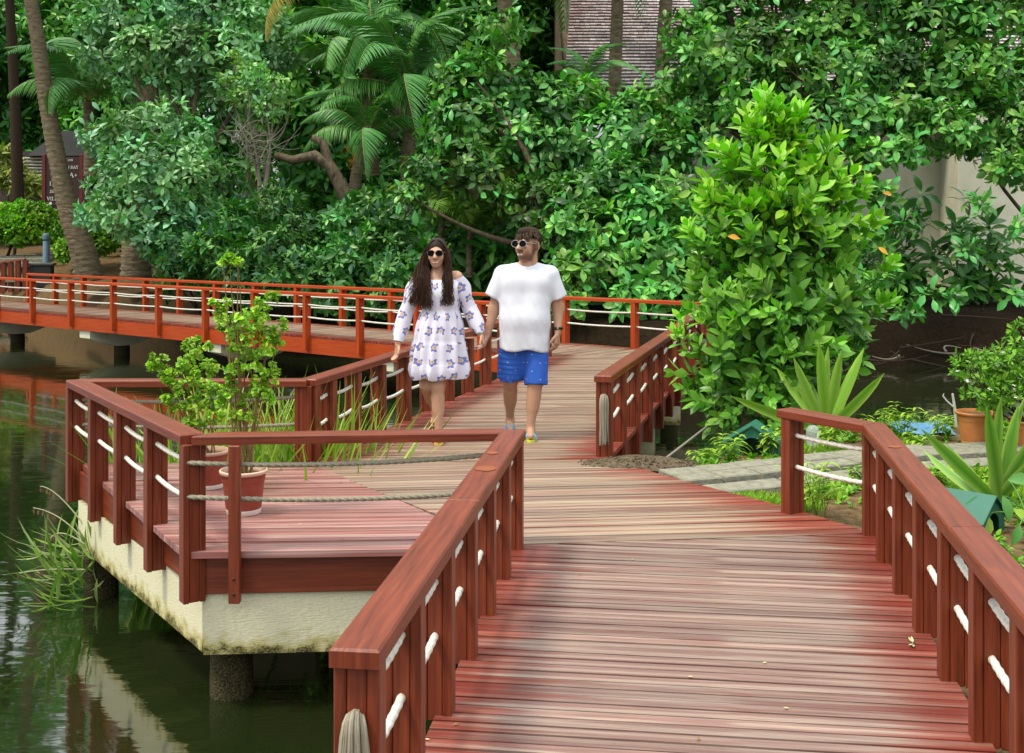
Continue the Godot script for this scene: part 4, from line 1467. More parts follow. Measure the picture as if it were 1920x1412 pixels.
	palm("small palm with stiff fronds in front of the shingle roof", [Vector3(1.602, 3.899, -26.5), Vector3(1.664, 4.761, -26.5), Vector3(1.664, 5.07, -26.5)], [0.1, 0.09, 0.08], 11, fm, 0.35, 0.5, 0.2, 1.3, M.palm)
	palm("small palm with drooping fronds under the cream gable", [Vector3(3.48, 1.92, -25.8), Vector3(3.624, 2.88, -25.8), Vector3(3.696, 3.66, -25.8)], [0.1, 0.09, 0.08], 12, fm, 0.4, 0.6, -0.2, 1.0, M.palm)
	var dry := thing("dry_frond", "yellowed palm frond hanging down between the crowns", "palm frond")
	put("frond", frond_mesh(2.2, 0.2, 0.4, 44, 0.2, Color(0.4, 0.34, 0.08), 9, 0.9), M.frond, dry, Transform3D(Basis(Vector3.UP, -1.5) * Basis(Vector3.RIGHT, 0.75), Vector3(-4.672, 7.896, -27)))
	print("palms")

	# clipped hedges, croton, heliconia
	for h in [["clipped bright green hedge beside the stone path", [Vector4(-16.168, 2.222, -36.4, 0.576), Vector4(-15.576, 2.289, -36.4, 0.576), Vector4(-14.932, 2.222, -36.4, 0.542), Vector4(-15.74, 1.881, -36, 0.502), Vector4(-14.986, 1.847, -36, 0.502), Vector4(-16.761, 2.222, -36.4, 0.576), Vector4(-14.594, 1.951, -36.4, 0.406), Vector4(-16.242, 1.68, -36, 0.435), Vector4(-15.405, 1.68, -36, 0.435), Vector4(-14.733, 1.68, -36.2, 0.37)]], ["bright green hedge behind the ringed trunk foot", [Vector4(-13.126, 1.838, -34, 0.411), Vector4(-12.572, 1.965, -34, 0.474), Vector4(-11.94, 1.87, -34, 0.474), Vector4(-11.386, 1.617, -34, 0.38), Vector4(-13.01, 1.29, -33.5, 0.312), Vector4(-11.998, 1.446, -33.5, 0.374), Vector4(-12.659, 1.446, -33.6, 0.344), Vector4(-13.049, 1.059, -33.4, 0.217)]], ["yellow-green hedge seen through the gap below the pale leaves", [Vector4(-8.335, 2.052, -32, 0.387), Vector4(-7.591, 1.978, -32, 0.417), Vector4(-6.847, 2.127, -32, 0.327)]]]:
		var c0: Vector4 = h[1][0]
		tree("hedge", h[0], "hedge", gnd(c0.x, c0.z), 0.05, h[1], "hedge", 60.0, 1.2, 2.0, 0, "clipped hedges on the bank", M.dark_twig, tints(0.8, 1.3), 6, 0.9)
	tree("croton_shrub", "yellow and green strappy croton beside the dark trunk", "shrub", gnd(-17.0, -39.0), 0.05, [Vector4(-17.051, 3.675, -39, 0.435), Vector4(-16.543, 3.313, -39, 0.399), Vector4(-17.323, 4.22, -39, 0.399)], "croton", 16.0, 1.2, 1.9, 0, "", M.dark_twig, tints(0.8, 1.2), 4, 0.9)
	tree("flowering_shrub", "shrub with orange flowers in the gap under the palm", "shrub", gnd(-3.8, -30.0), 0.05, [Vector4(-4.214, 3.773, -30, 0.195), Vector4(-3.907, 3.633, -30, 0.195), Vector4(-4.116, 3.466, -30, 0.167)], "croton", 26.0, 0.5, 0.8, 0, "", M.dark_twig, [Color(2.4, 0.75, 0.35), Color(2.0, 1.0, 0.4), Color(0.7, 1.0, 0.6)], 3, 0.9)

	# undergrowth that fills the bank between the trunks
	var fill := []
	for k in 900:
		var x := rng.randf_range(-13.0, 13.5)
		var d := shore(x) + rng.randf_range(3.2, 8.5)
		if x > 4.0 and d > 26.5:
			continue
		if x < -8.5 and d < 36.0:
			continue
		var top := rng.randf_range(0.4, 2.6)
		if noise.get_noise_2d(x * 30.0, d * 30.0) < -0.15:
			continue
		for q in 6:
			fill.append(facing(Vector3(rng.randf_range(-0.6, 0.6), 0.9, 0.5) + rv(0.7), rng.randf() * TAU, rng.randf_range(0.7, 1.3), Vector3(x, ground_height(x, d) + top * rng.randf_range(0.3, 1.0), -d) + rv(0.4)))
	tag(many("undergrowth", LEAF.back.r, LEAF.back.m, self, fill, tints(0.5, 1.3)), "dense green undergrowth between the trunks on the far bank", "undergrowth")

	make_building()
	make_hut()


func make_building() -> void:
	var b := thing("resort_building", "cream-walled building with a brown shingle roof behind the almond trees", "building")
	var mw := MB.new()
	mw.box(Transform3D(Basis.IDENTITY, Vector3(10.4, 2.6, -32.0)), Vector3(12.0, 5.2, 5.0), 0.02)
	part("wall", mw, M.wall, b)
	var m2 := MB.new()
	m2.box(Transform3D(Basis.IDENTITY, Vector3(13.8, 2.35, -28.9)), Vector3(5.6, 4.6, 1.3), 0.02)
	tag(part("wall", m2, M.wall, b), "projecting cream bay")
	var m3 := MB.new()
	m3.box(Transform3D(Basis.IDENTITY, Vector3(9.0, 0.2, -29.3)), Vector3(9.0, 0.5, 0.35), 0.02)
	tag(part("plinth", m3, M.concrete, b), "low grey plinth under the cream wall")
	var mf := MB.new()
	mf.box(Transform3D(Basis.IDENTITY, Vector3(10.2, 5.05, -28.72)), Vector3(13.2, 0.5, 0.12), 0.01)
	part("eave_board", mf, M.wall, b)
	# shingles in stepped courses
	var ms := MB.new()
	var tan40 := 0.84
	var eave := Vector3(0, 5.3, -28.55)
	for k in 54:
		var up := k * 0.105
		var x0 := 1.3 + up * 0.12
		while x0 < 17.5:
			var wd := rng.randf_range(0.1, 0.2)
			var t := rng.randf_range(0.85, 1.15)
			var c := Color(0.19, 0.12, 0.11).lerp(Color(0.55, 0.5, 0.5), clampf(rng.randf() * 0.4 + 0.25 + 0.6 * noise.get_noise_2d(x0 * 20.0, up * 20.0), 0.0, 1.0)) * t
			ms.col = c
			var lift := 0.05 + rng.randf_range(0.0, 0.016)
			var y := eave.y + up
			var z := eave.z - up / tan40
			var a := Vector3(x0, y + lift, z)
			var q := Vector3(x0 + wd - 0.008, y + lift, z)
			var run := Vector3(0, 0.118 - lift * 0.95, -0.118 / tan40)
			ms.poly([a, q, q + run, a + run], Vector3(0, 1, 1))
			ms.col = c * 0.3  # shadow line under each course painted into the dark butt ends
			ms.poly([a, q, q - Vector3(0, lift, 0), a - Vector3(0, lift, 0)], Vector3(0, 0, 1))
			x0 += wd
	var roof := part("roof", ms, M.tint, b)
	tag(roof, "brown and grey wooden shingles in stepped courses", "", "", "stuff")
	var mg := MB.new()
	for s in [1.3, 17.5]:
		mg.poly([Vector3(s, 5.25, -28.6), Vector3(s, 5.25, -37.0), Vector3(s, 10.3, -34.6)], Vector3(-1 if s < 5 else 1, 0, 0))
	mg.poly([Vector3(1.3, 5.2, -28.7), Vector3(17.5, 5.2, -28.7), Vector3(17.5, 10.6, -35.2), Vector3(1.3, 10.6, -35.2)], Vector3(0, 1, 1))
	part("gable", mg, M.bark, b)


func make_hut() -> void:
	var h := thing("hut", "dark thatched hut with pale louvred shutters beside the signboard", "hut")
	var mr := MB.new()
	mr.col = Color(0.02, 0.02, 0.022)
	var e0: Vector3 = Vector3(-16.719, 4.399, -39.5)
	var e1: Vector3 = Vector3(-14.606, 4.399, -39.5)
	var r0: Vector3 = Vector3(-16.204, 5.391, -39.5)
	var r1: Vector3 = Vector3(-14.881, 5.391, -39.5)
	var dz := Vector3(0, 0, -3.0)
	mr.poly([e0, e1, r1 + dz * 0.5, r0 + dz * 0.5], Vector3(0, 1, 1))
	mr.poly([e0, e0 + dz, r0 + dz * 0.5], Vector3(-1, 0, 0))
	mr.poly([e1, e1 + dz, r1 + dz * 0.5], Vector3(1, 0, 0))
	part("roof", mr, M.tint, h)
	var mw := MB.new()
	mw.col = Color(0.08, 0.06, 0.05)
	mw.box(Transform3D(Basis.IDENTITY, Vector3(-16.744, 3.54, -40)), Vector3(4.0, 2.1, 0.2))
	part("wall", mw, M.tint, h)
	for k in 8:
		var ml := MB.new()
		var c: Vector3 = Vector3(-16.896, 4.321, -39.7)
		ml.box(Transform3D(Basis(Vector3.RIGHT, 0.5), c + Vector3(0, -0.115 * k, 0)), Vector3(2.0, 0.06, 0.03), 0.004)
		part("louvre", ml, M.white, h)
	# signboard
	var s := thing("signboard", "dark red framed signboard with white lettering behind the curved palm trunk", "sign")
	var c: Vector3 = Vector3(-14.882, 3.447, -38)
	var frame := mat(Color8(96, 22, 18), 0.5)
	for e in [-1.0, 1.0]:
		var mp := MB.new()
		mp.box(Transform3D(Basis.IDENTITY, c + Vector3(0.62 * e, -0.45, 0)), Vector3(0.12, 2.7, 0.12), 0.01)
		part("post", mp, frame, s)
	var mbp := MB.new()
	mbp.box(Transform3D(Basis.IDENTITY, c), Vector3(1.12, 1.6, 0.05), 0.005)
	part("board", mbp, mat(Color8(52, 22, 18), 0.55), s)
	var font := SystemFont.new()
	font.font_names = PackedStringArray(["Droid Serif"])
	for w in [["EAN BAY", 0.24, 0.46, 7.0], ["URA", 0.16, 0.2, 11.0], ["+", 0.44, 0.2, 10.0], ["YA", 0.2, -0.08, 8.0], ["VILL", -0.34, -0.58, 8.0], ["IS", -0.36, -0.34, 7.0], ["I", -0.4, -0.08, 9.0], ["OAN", 0.24, 0.7, 5.0]]:
		var tm := TextMesh.new()
		tm.text = w[0]
		tm.font = font
		tm.font_size = 16
		tm.pixel_size = 0.0012 * w[3]
		tm.depth = 0.01
		put("lettering", tm, M.white, s, Transform3D(Basis.IDENTITY, c + Vector3(w[1], w[2], 0.035)))
	var dot := MB.new()
	dot.lathe(Vector3.ZERO, [Vector2(0.0, 0.012), Vector2(0.045, 0.012), Vector2(0.05, 0.0)], 16)
	put("dot", dot.mesh(), M.white, s, Transform3D(Basis(Vector3.RIGHT, PI / 2), c + Vector3(-0.4, -0.74, 0.03)))

	# stone path, bollard and block beyond the footbridge
	var path := thing("stone_path", "grey stone slab path beside the hedge", "path")
	for k in 7:
		for q in 5:
			var ms := MB.new()
			var p := Vector3(-17.6 + q * 0.82 - k * 0.12, 0, -33.2 - k * 0.72)
			var y := maxf(ground_height(p.x, -p.z), ground_height(p.x, -p.z - 0.3)) + 0.06
			ms.box(Transform3D(Basis(Vector3.UP, rng.randf_range(-0.03, 0.03)), Vector3(p.x, y, p.z)), Vector3(0.8, 0.14, 0.69), 0.012)
			part("slab", ms, M.paver, path)
	var bo := thing("bollard_light", "blue-grey round bollard light beside the stone path", "bollard")
	var bp: Vector3 = gnd(-14.05, -34.6)
	var mb := MB.new()
	mb.lathe(bp, [Vector2(0.1, -0.1), Vector2(0.1, 0.78), Vector2(0.0, 0.78)], 18)
	part("post", mb, mat(Color8(104, 130, 150), 0.45), bo)
	mb = MB.new()
	mb.lathe(bp, [Vector2(0.115, 0.83), Vector2(0.12, 0.85), Vector2(0.12, 0.98), Vector2(0.1, 1.01), Vector2(0.0, 1.02)], 18)
	mb.lathe(bp, [Vector2(0.07, 0.77), Vector2(0.07, 0.84), Vector2(0.115, 0.831)], 18)
	part("cap", mb, mat(Color8(84, 110, 122), 0.45), bo)
	var bl := thing("stone_block", "squat dark stone block at the foot of the bollard", "stone block")
	mb = MB.new()
	var cp: Vector3 = gnd(-13.7, -33.4)
	mb.box(Transform3D(Basis(Vector3.UP, 0.2), cp + Vector3(0, 0.2, 0)), Vector3(0.6, 0.62, 0.5), 0.02)
	part("block", mb, mat(Color8(54, 56, 54), 0.9), bl)
	mb = MB.new()
	mb.box(Transform3D(Basis(Vector3.UP, 0.2), cp + Vector3(0, 0.545, 0)), Vector3(0.72, 0.07, 0.6), 0.015)
	part("coping", mb, mat(Color8(72, 76, 72), 0.9), bl)


# ---------------------------------------------------------------- bush, pots, garden bed, reeds

func make_bush() -> void:
	var b := thing("mangrove_bush", "big bright green leafy bush with lime shoots standing in the water beside the railing", "bush")
	var low := [Vector4(1.876, 1.528, -10.9, 0.243), Vector4(2.339, 1.381, -10.7, 0.373), Vector4(2.863, 1.479, -10.8, 0.352), Vector4(3.334, 1.367, -11.2, 0.188), Vector4(1.825, 1.148, -10.9, 0.213), Vector4(2.021, 0.94, -10.6, 0.345), Vector4(2.491, 0.899, -10.5, 0.415), Vector4(3.064, 0.927, -10.8, 0.311), Vector4(3.412, 0.847, -11.2, 0.167), Vector4(1.755, 0.802, -11.1, 0.155), Vector4(1.873, 0.497, -10.6, 0.296), Vector4(2.322, 0.422, -10.4, 0.363), Vector4(2.81, 0.447, -10.6, 0.32), Vector4(3.223, 0.554, -11, 0.23), Vector4(1.742, 0.212, -10.7, 0.209), Vector4(2.1, 0.117, -10.5, 0.293), Vector4(2.491, 0.068, -10.5, 0.293), Vector4(2.375, 1.68, -11.1, 0.361), Vector4(2.788, 1.783, -11.1, 0.361)]
	var high := [Vector4(2.497, 2.744, -11, 0.123), Vector4(2.671, 2.652, -11, 0.123), Vector4(2.456, 2.575, -11, 0.153), Vector4(2.104, 2.39, -10.9, 0.213), Vector4(2.361, 2.233, -10.8, 0.251), Vector4(2.738, 2.39, -10.9, 0.233), Vector4(3.019, 2.345, -11, 0.225), Vector4(3.198, 2.166, -11, 0.184), Vector4(1.977, 2.086, -10.9, 0.203), Vector4(2.169, 1.902, -10.6, 0.247), Vector4(2.564, 1.976, -10.6, 0.296), Vector4(3.014, 1.931, -10.8, 0.251), Vector4(1.867, 1.731, -11, 0.174), Vector4(3.223, 1.731, -11, 0.184), Vector4(2.581, 2.805, -11.1, 0.083)]
	var base := Vector3(2.45, -1.2, -11.0)
	limbs(b, base, base + Vector3(0, 1.7, 0), 0.05, low + high, M.dark_twig, 20)
	for lst in [low, high]:
		for k in lst.size():
			lst[k].w *= 0.78 if lst == low else 0.62
			if lst == low:
				lst[k].x = 2.52 + (lst[k].x - 2.5) * 0.86
			if lst == high:
				lst[k].x = 2.54 + (lst[k].x - 2.55) * 0.8
				lst[k].y -= 0.1
	var t1 := scatter(low, 24.0, 0.85, 1.45, 0.5)
	many("crown", LEAF.mangrove.r, LEAF.mangrove.m, b, t1, tints(0.6, 1.25))
	var t2 := scatter(high, 24.0, 0.9, 1.4, 0.8)
	t2.append_array(scatter([Vector4(1.905, 0.947, -10.5, 0.293), Vector4(2.317, 1.483, -10.6, 0.345), Vector4(3.014, 1.178, -10.8, 0.301)], 8.0, 0.7, 1.0, 0.9))
	many("young_shoots", LEAF.lime.r, LEAF.lime.m, b, t2, tints(0.7, 1.2))
	many("crown", LEAF.mangrove.r, LEAF.mangrove.m, b, scatter(high, 10.0, 0.75, 1.2, 0.6), tints(0.8, 1.3))
	many("young_shoots", LEAF.shoot.r, LEAF.shoot.m, b, scatter(high, 17.0, 0.8, 1.25, 1.3), tints(0.7, 1.25))
	many("branchlets", LEAF.branchlet.r, LEAF.branchlet.m, b, scatter(low, 17.0, 0.8, 1.3, 0.7), tints(0.6, 1.3))
	var tips := []
	for p in [Vector3(2.487, 2.985, -11), Vector3(2.712, 2.882, -11), Vector3(2.307, 2.735, -10.9), Vector3(2.967, 2.591, -11), Vector3(2.104, 2.517, -10.9), Vector3(3.223, 2.304, -11), Vector3(1.952, 2.162, -10.9), Vector3(3.336, 1.874, -11), Vector3(1.815, 1.756, -10.9), Vector3(3.479, 1.475, -11), Vector3(3.511, 1.06, -11.1), Vector3(1.663, 0.913, -11)]:
		for k in 3:
			var q: Vector3 = p + rv(0.07) + Vector3(0, -0.26, 0)
			tips.append(facing(Vector3((q.x - 2.5) * 0.8, 1.0, 0.2) + rv(0.25), rng.randf() * TAU, rng.randf_range(0.8, 1.15), q))
			var ms := MB.new()
			ms.tube(curve(Vector3(lerpf(q.x, 2.5, 0.5), q.y - 0.45, q.z), q, Vector3(0, 0.05, 0), 4), taper(0.008, 0.004, 4), 5)
			part("twig", ms, M.dark_twig, b)
	many("young_shoots", LEAF.shoot.r, LEAF.shoot.m, b, tips, tints(0.8, 1.2))
	leaf_parts(b, low, "mangrove", 165, 0.8, 1.3)
	leaf_parts(b, high, "lime", 125, 0.8, 1.2)
	var old := one_leaf(0.14, 0.07, Color(0.6, 0.3, 0.02), 0.2)
	for p in [Vector3(2.031, 1.642, -10.2), Vector3(3.476, 1.493, -10.6), Vector3(3.491, 2.072, -10.8)]:
		tag(put("leaf", old, M.leaf_soft, b, facing(Vector3(0.3, 0.5, 1), rng.randf() * 6.0, 0.8, p)), "old yellow leaf")


func pot(parent: Node, at: Vector3, r: float, h: float, material: Material, rim: Material, foot: Material) -> void:
	var mb := MB.new()
	mb.lathe(at, [Vector2(0.0, 0.012), Vector2(r * 0.7, 0.012), Vector2(r * 0.72, h * 0.13), Vector2(r * 0.74, h * 0.14), Vector2(r * 0.82, h * 0.5), Vector2(r * 0.86, h * 0.7), Vector2(r * 0.875, h * 0.71), Vector2(r * 0.885, h * 0.76), Vector2(r * 0.9, h * 0.77), Vector2(r * 0.92, h * 0.9)], 32)
	part("pot", mb, material, parent)
	mb = MB.new()
	mb.lathe(at, [Vector2(r * 0.9, h * 0.9), Vector2(r, h * 0.92), Vector2(r * 1.01, h * 0.98), Vector2(r * 0.98, h), Vector2(r * 0.92, h), Vector2(r * 0.9, h * 0.86)], 32)
	part("rim", mb, rim, parent)
	mb = MB.new()
	mb.lathe(at, [Vector2(r * 0.68, 0.0), Vector2(r * 0.715, 0.003), Vector2(r * 0.735, h * 0.12), Vector2(r * 0.7, h * 0.125)], 32)
	part("foot_band", mb, foot, parent)
	mb = MB.new()
	mb.lathe(at, [Vector2(r * 0.9, h * 0.88), Vector2(r * 0.5, h * 0.9), Vector2(0.001, h * 0.91)], 24)
	part("potting_soil", mb, M.clod, parent)


func make_pots() -> void:
	# two aralias on the platform
	var a := thing("potted_aralia", "tall feathery aralia in a terracotta-coloured pot with a pale rim on the platform", "potted plant", Vector3.ZERO, 0.0, "pots on the platform")
	var at := v2(-1.62, 6.92)
	pot(a, at, 0.143, 0.265, M.terracotta, mat(Color8(208, 176, 152), 0.6), mat(Color8(206, 190, 178), 0.6))
	var cl := [Vector4(-1.621, 1.199, -6.9, 0.083), Vector4(-1.519, 1.211, -6.95, 0.084), Vector4(-1.471, 1.098, -6.95, 0.078), Vector4(-1.561, 1.075, -6.85, 0.083), Vector4(-1.669, 1.038, -6.9, 0.064), Vector4(-1.476, 0.974, -6.9, 0.077), Vector4(-1.561, 0.915, -6.85, 0.089), Vector4(-1.657, 0.883, -6.85, 0.07), Vector4(-1.46, 0.846, -6.9, 0.071), Vector4(-1.742, 1.127, -7, 0.059), Vector4(-1.529, 0.772, -6.85, 0.07), Vector4(-1.689, 0.74, -6.85, 0.064), Vector4(-1.625, 0.629, -6.85, 0.064), Vector4(-1.791, 1.224, -7, 0.046), Vector4(-1.433, 1.029, -7, 0.046)]
	aralia(a, at + Vector3(0, 0.2, 0), cl, 16, [Vector4(-1.676, 1.541, -6.8, 0.044), Vector4(-1.714, 1.516, -6.8, 0.025), Vector4(-1.626, 1.528, -6.8, 0.025)])
	var b := thing("potted_aralia", "shorter bushy aralia in a half hidden pot behind the tall one on the platform", "potted plant", Vector3.ZERO, 0.0, "pots on the platform")
	at = v2(-2.02, 7.62)
	pot(b, at, 0.14, 0.25, M.terracotta, mat(Color8(196, 160, 136), 0.6), mat(Color8(206, 190, 178), 0.6))
	cl = [Vector4(-2.186, 0.82, -7.4, 0.076), Vector4(-2.128, 0.86, -7.5, 0.07), Vector4(-2.086, 0.938, -7.6, 0.057), Vector4(-2.117, 0.716, -7.4, 0.089), Vector4(-2.023, 0.773, -7.5, 0.091), Vector4(-1.927, 0.682, -7.4, 0.083), Vector4(-2.065, 0.579, -7.4, 0.089), Vector4(-2.168, 0.596, -7.4, 0.062), Vector4(-1.927, 0.51, -7.4, 0.076), Vector4(-2.048, 0.441, -7.4, 0.062), Vector4(-2.272, 0.871, -7.4, 0.048), Vector4(-2.323, 0.854, -7.4, 0.041), Vector4(-2.254, 0.785, -7.4, 0.028), Vector4(-2.121, 0.973, -7.6, 0.032)]
	aralia(b, at + Vector3(0, 0.2, 0), cl, 11, [])


func aralia(parent: Node, root: Vector3, clumps: Array, stems: int, extra: Array) -> void:
	var airy := []
	for c in clumps:
		airy.append(Vector4(c.x, c.y, c.z, c.w * 0.72))
		for k in 3:
			var o = rv(1.0) * c.w * 1.15
			airy.append(Vector4(c.x + o.x, c.y + o.y * 1.2, c.z + o.z * 0.6, c.w * rng.randf_range(0.28, 0.5)))
	var all := clumps + extra
	for k in mini(stems, all.size()) + extra.size():
		var c: Vector4 = all[(all.size() - 1 - k) % all.size()]
		var mb := MB.new()
		var s := root + Vector3(rng.randf_range(-0.07, 0.07), 0, rng.randf_range(-0.07, 0.07))
		mb.tube(curve(s, Vector3(c.x, c.y, c.z), Vector3(rng.randf_range(-0.02, 0.02), 0.02, 0.0), 8), taper(0.0055, 0.0025, 8), 5)
		part("stem", mb, mat(Color8(122, 96, 52), 0.7), parent)
	many("foliage", LEAF.aralia.r, LEAF.aralia.m, parent, scatter(airy, 300.0, 0.6, 1.25, 0.9, 0.8), tints(0.6, 1.3))
	if extra.size() > 0:
		many("foliage", LEAF.aralia.r, LEAF.aralia.m, parent, scatter(extra, 700.0, 0.7, 1.1, 0.9, 0.6), tints(0.9, 1.4))


func blade_plant(called: String, label: String, category: String, base: Vector3, tips: Array, wid: float, col: Color, group: String = "", droop: float = 0.12) -> Node3D:
	var t := thing(called, label, category, Vector3.ZERO, 0.0, group)
	for k in tips.size():
		var tip: Vector3 = tips[k]
		var z := (tip - base).normalized()
		var x := (z.cross(Vector3(0.1, 0.3, -1.0)) if absf(z.x) > 0.5 else Vector3(1, 0.1, 0.35 * (k % 3 - 1))).normalized()
		x = (x - z * x.dot(z)).normalized()
		var mb := MB.new()
		var ln := base.distance_to(tip)
		mb.col = col * rng.randf_range(0.7, 1.1)
		mb.edge = mb.col.lerp(Color(0.5, 0.6, 0.14), 0.45)
		mb.leaf(Transform3D(Basis(x, z.cross(x), z), base + Vector3(rng.randf_range(-0.02, 0.02), 0, rng.randf_range(-0.02, 0.02)) + z.cross(x) * droop * ln * 0.15), ln, wid, droop * rng.randf_range(0.2, 0.8), 0.42, [0.55, 0.8, 0.97, 1.0, 0.9, 0.62, 0.02])
		part("leaf", mb, M.leaf_soft, t)
	return t


func sprig(label: String, at: Vector3, h: float, n: int, group: String, col: Color, ln: float) -> void:
	var t := thing("seedling", label, "seedling", Vector3.ZERO, 0.0, group)
	for k in n:
		var e := at + Vector3(rng.randf_range(-0.45, 0.45) * h, h * rng.randf_range(0.6, 1.0), rng.randf_range(-0.4, 0.4) * h)
		var pts := curve(at + Vector3(rng.randf_range(-0.04, 0.04), 0, rng.randf_range(-0.04, 0.04)), e, Vector3(0, 0.1 * h, 0), 6)
		var mb := MB.new()
		mb.col = col * 0.7
		mb.tube(pts, taper(0.003, 0.0015, 6), 4)
		for q in range(2, 7):
			for s in [-1.0, 1.0]:
				mb.col = col * rng.randf_range(0.75, 1.25)
				var z := Vector3(s * rng.randf_range(0.4, 1.0), rng.randf_range(-0.2, 0.6), rng.randf_range(-0.6, 0.8)).normalized()
				var x := Vector3.UP.cross(z).normalized()
				mb.leaf(Transform3D(Basis(x, z.cross(x), z), pts[q]), ln * rng.randf_range(0.7, 1.2), ln * 0.36, 0.5, 0.3, [0.15, 0.8, 1.0, 0.6, 0.03])
		part("shoot", mb, M.leaf_soft, t)


func green_box(label: String, at: Vector3, turn: float, w: float, h: float, ln: float) -> void:
	var t := thing("garden_box", label, "garden box", at, turn, "green gabled boxes in the garden")
	# front with an arched opening, cut from a gabled panel
	var out := PackedVector2Array([Vector2(-w * 0.42, -0.1), Vector2(w * 0.42, -0.1), Vector2(w * 0.42, h * 0.5), Vector2(0, h * 0.93), Vector2(-w * 0.42, h * 0.5)])
	var hole := PackedVector2Array()
	for k in 13:
		var a := PI * k / 12.0
		hole.append(Vector2(cos(a) * w * 0.2, h * 0.3 + sin(a) * w * 0.2))
	hole.append(Vector2(-w * 0.2, -0.2))
	hole.append(Vector2(w * 0.2, -0.2))
	var mb := MB.new()
	for pg in Geometry2D.clip_polygons(out, hole):
		var tri := Geometry2D.triangulate_polygon(pg)
		for k in range(0, tri.size(), 3):
			for zz in [ln * 0.5 - 0.02, ln * 0.5 - 0.035]:
				var pts := []
				for q in 3:
					var p: Vector2 = pg[tri[k + q]]
					pts.append(Vector3(p.x, p.y, zz))
				mb.poly(pts, Vector3(0, 0, 1 if zz > ln * 0.5 - 0.03 else -1))
	for s in [-1.0, 1.0]:
		mb.box(Transform3D(Basis.IDENTITY, Vector3(s * w * 0.42, h * 0.25 - 0.06, -0.01)), Vector3(0.012, h * 0.5 + 0.1, ln - 0.06), 0.0)
	mb.box(Transform3D(Basis.IDENTITY, Vector3(0, h * 0.25 - 0.06, -ln * 0.5 + 0.03)), Vector3(w * 0.84, h * 0.5 + 0.1, 0.012), 0.0)
	part("body", mb, M.green_metal, t)
	for s in [-1.0, 1.0]:
		var mr := MB.new()
		var a := Vector3(0, h, 0)
		var b := Vector3(s * w * 0.52, h * 0.42, 0)
		var ctr := (a + b) * 0.5
		var ang := atan2(a.y - b.y, a.x - b.x)
		mr.box(Transform3D(Basis(Vector3.BACK, ang), ctr), Vector3(a.distance_to(b) + 0.004, 0.012, ln), 0.002)
		part("roof_panel", mr, M.green_metal, t)


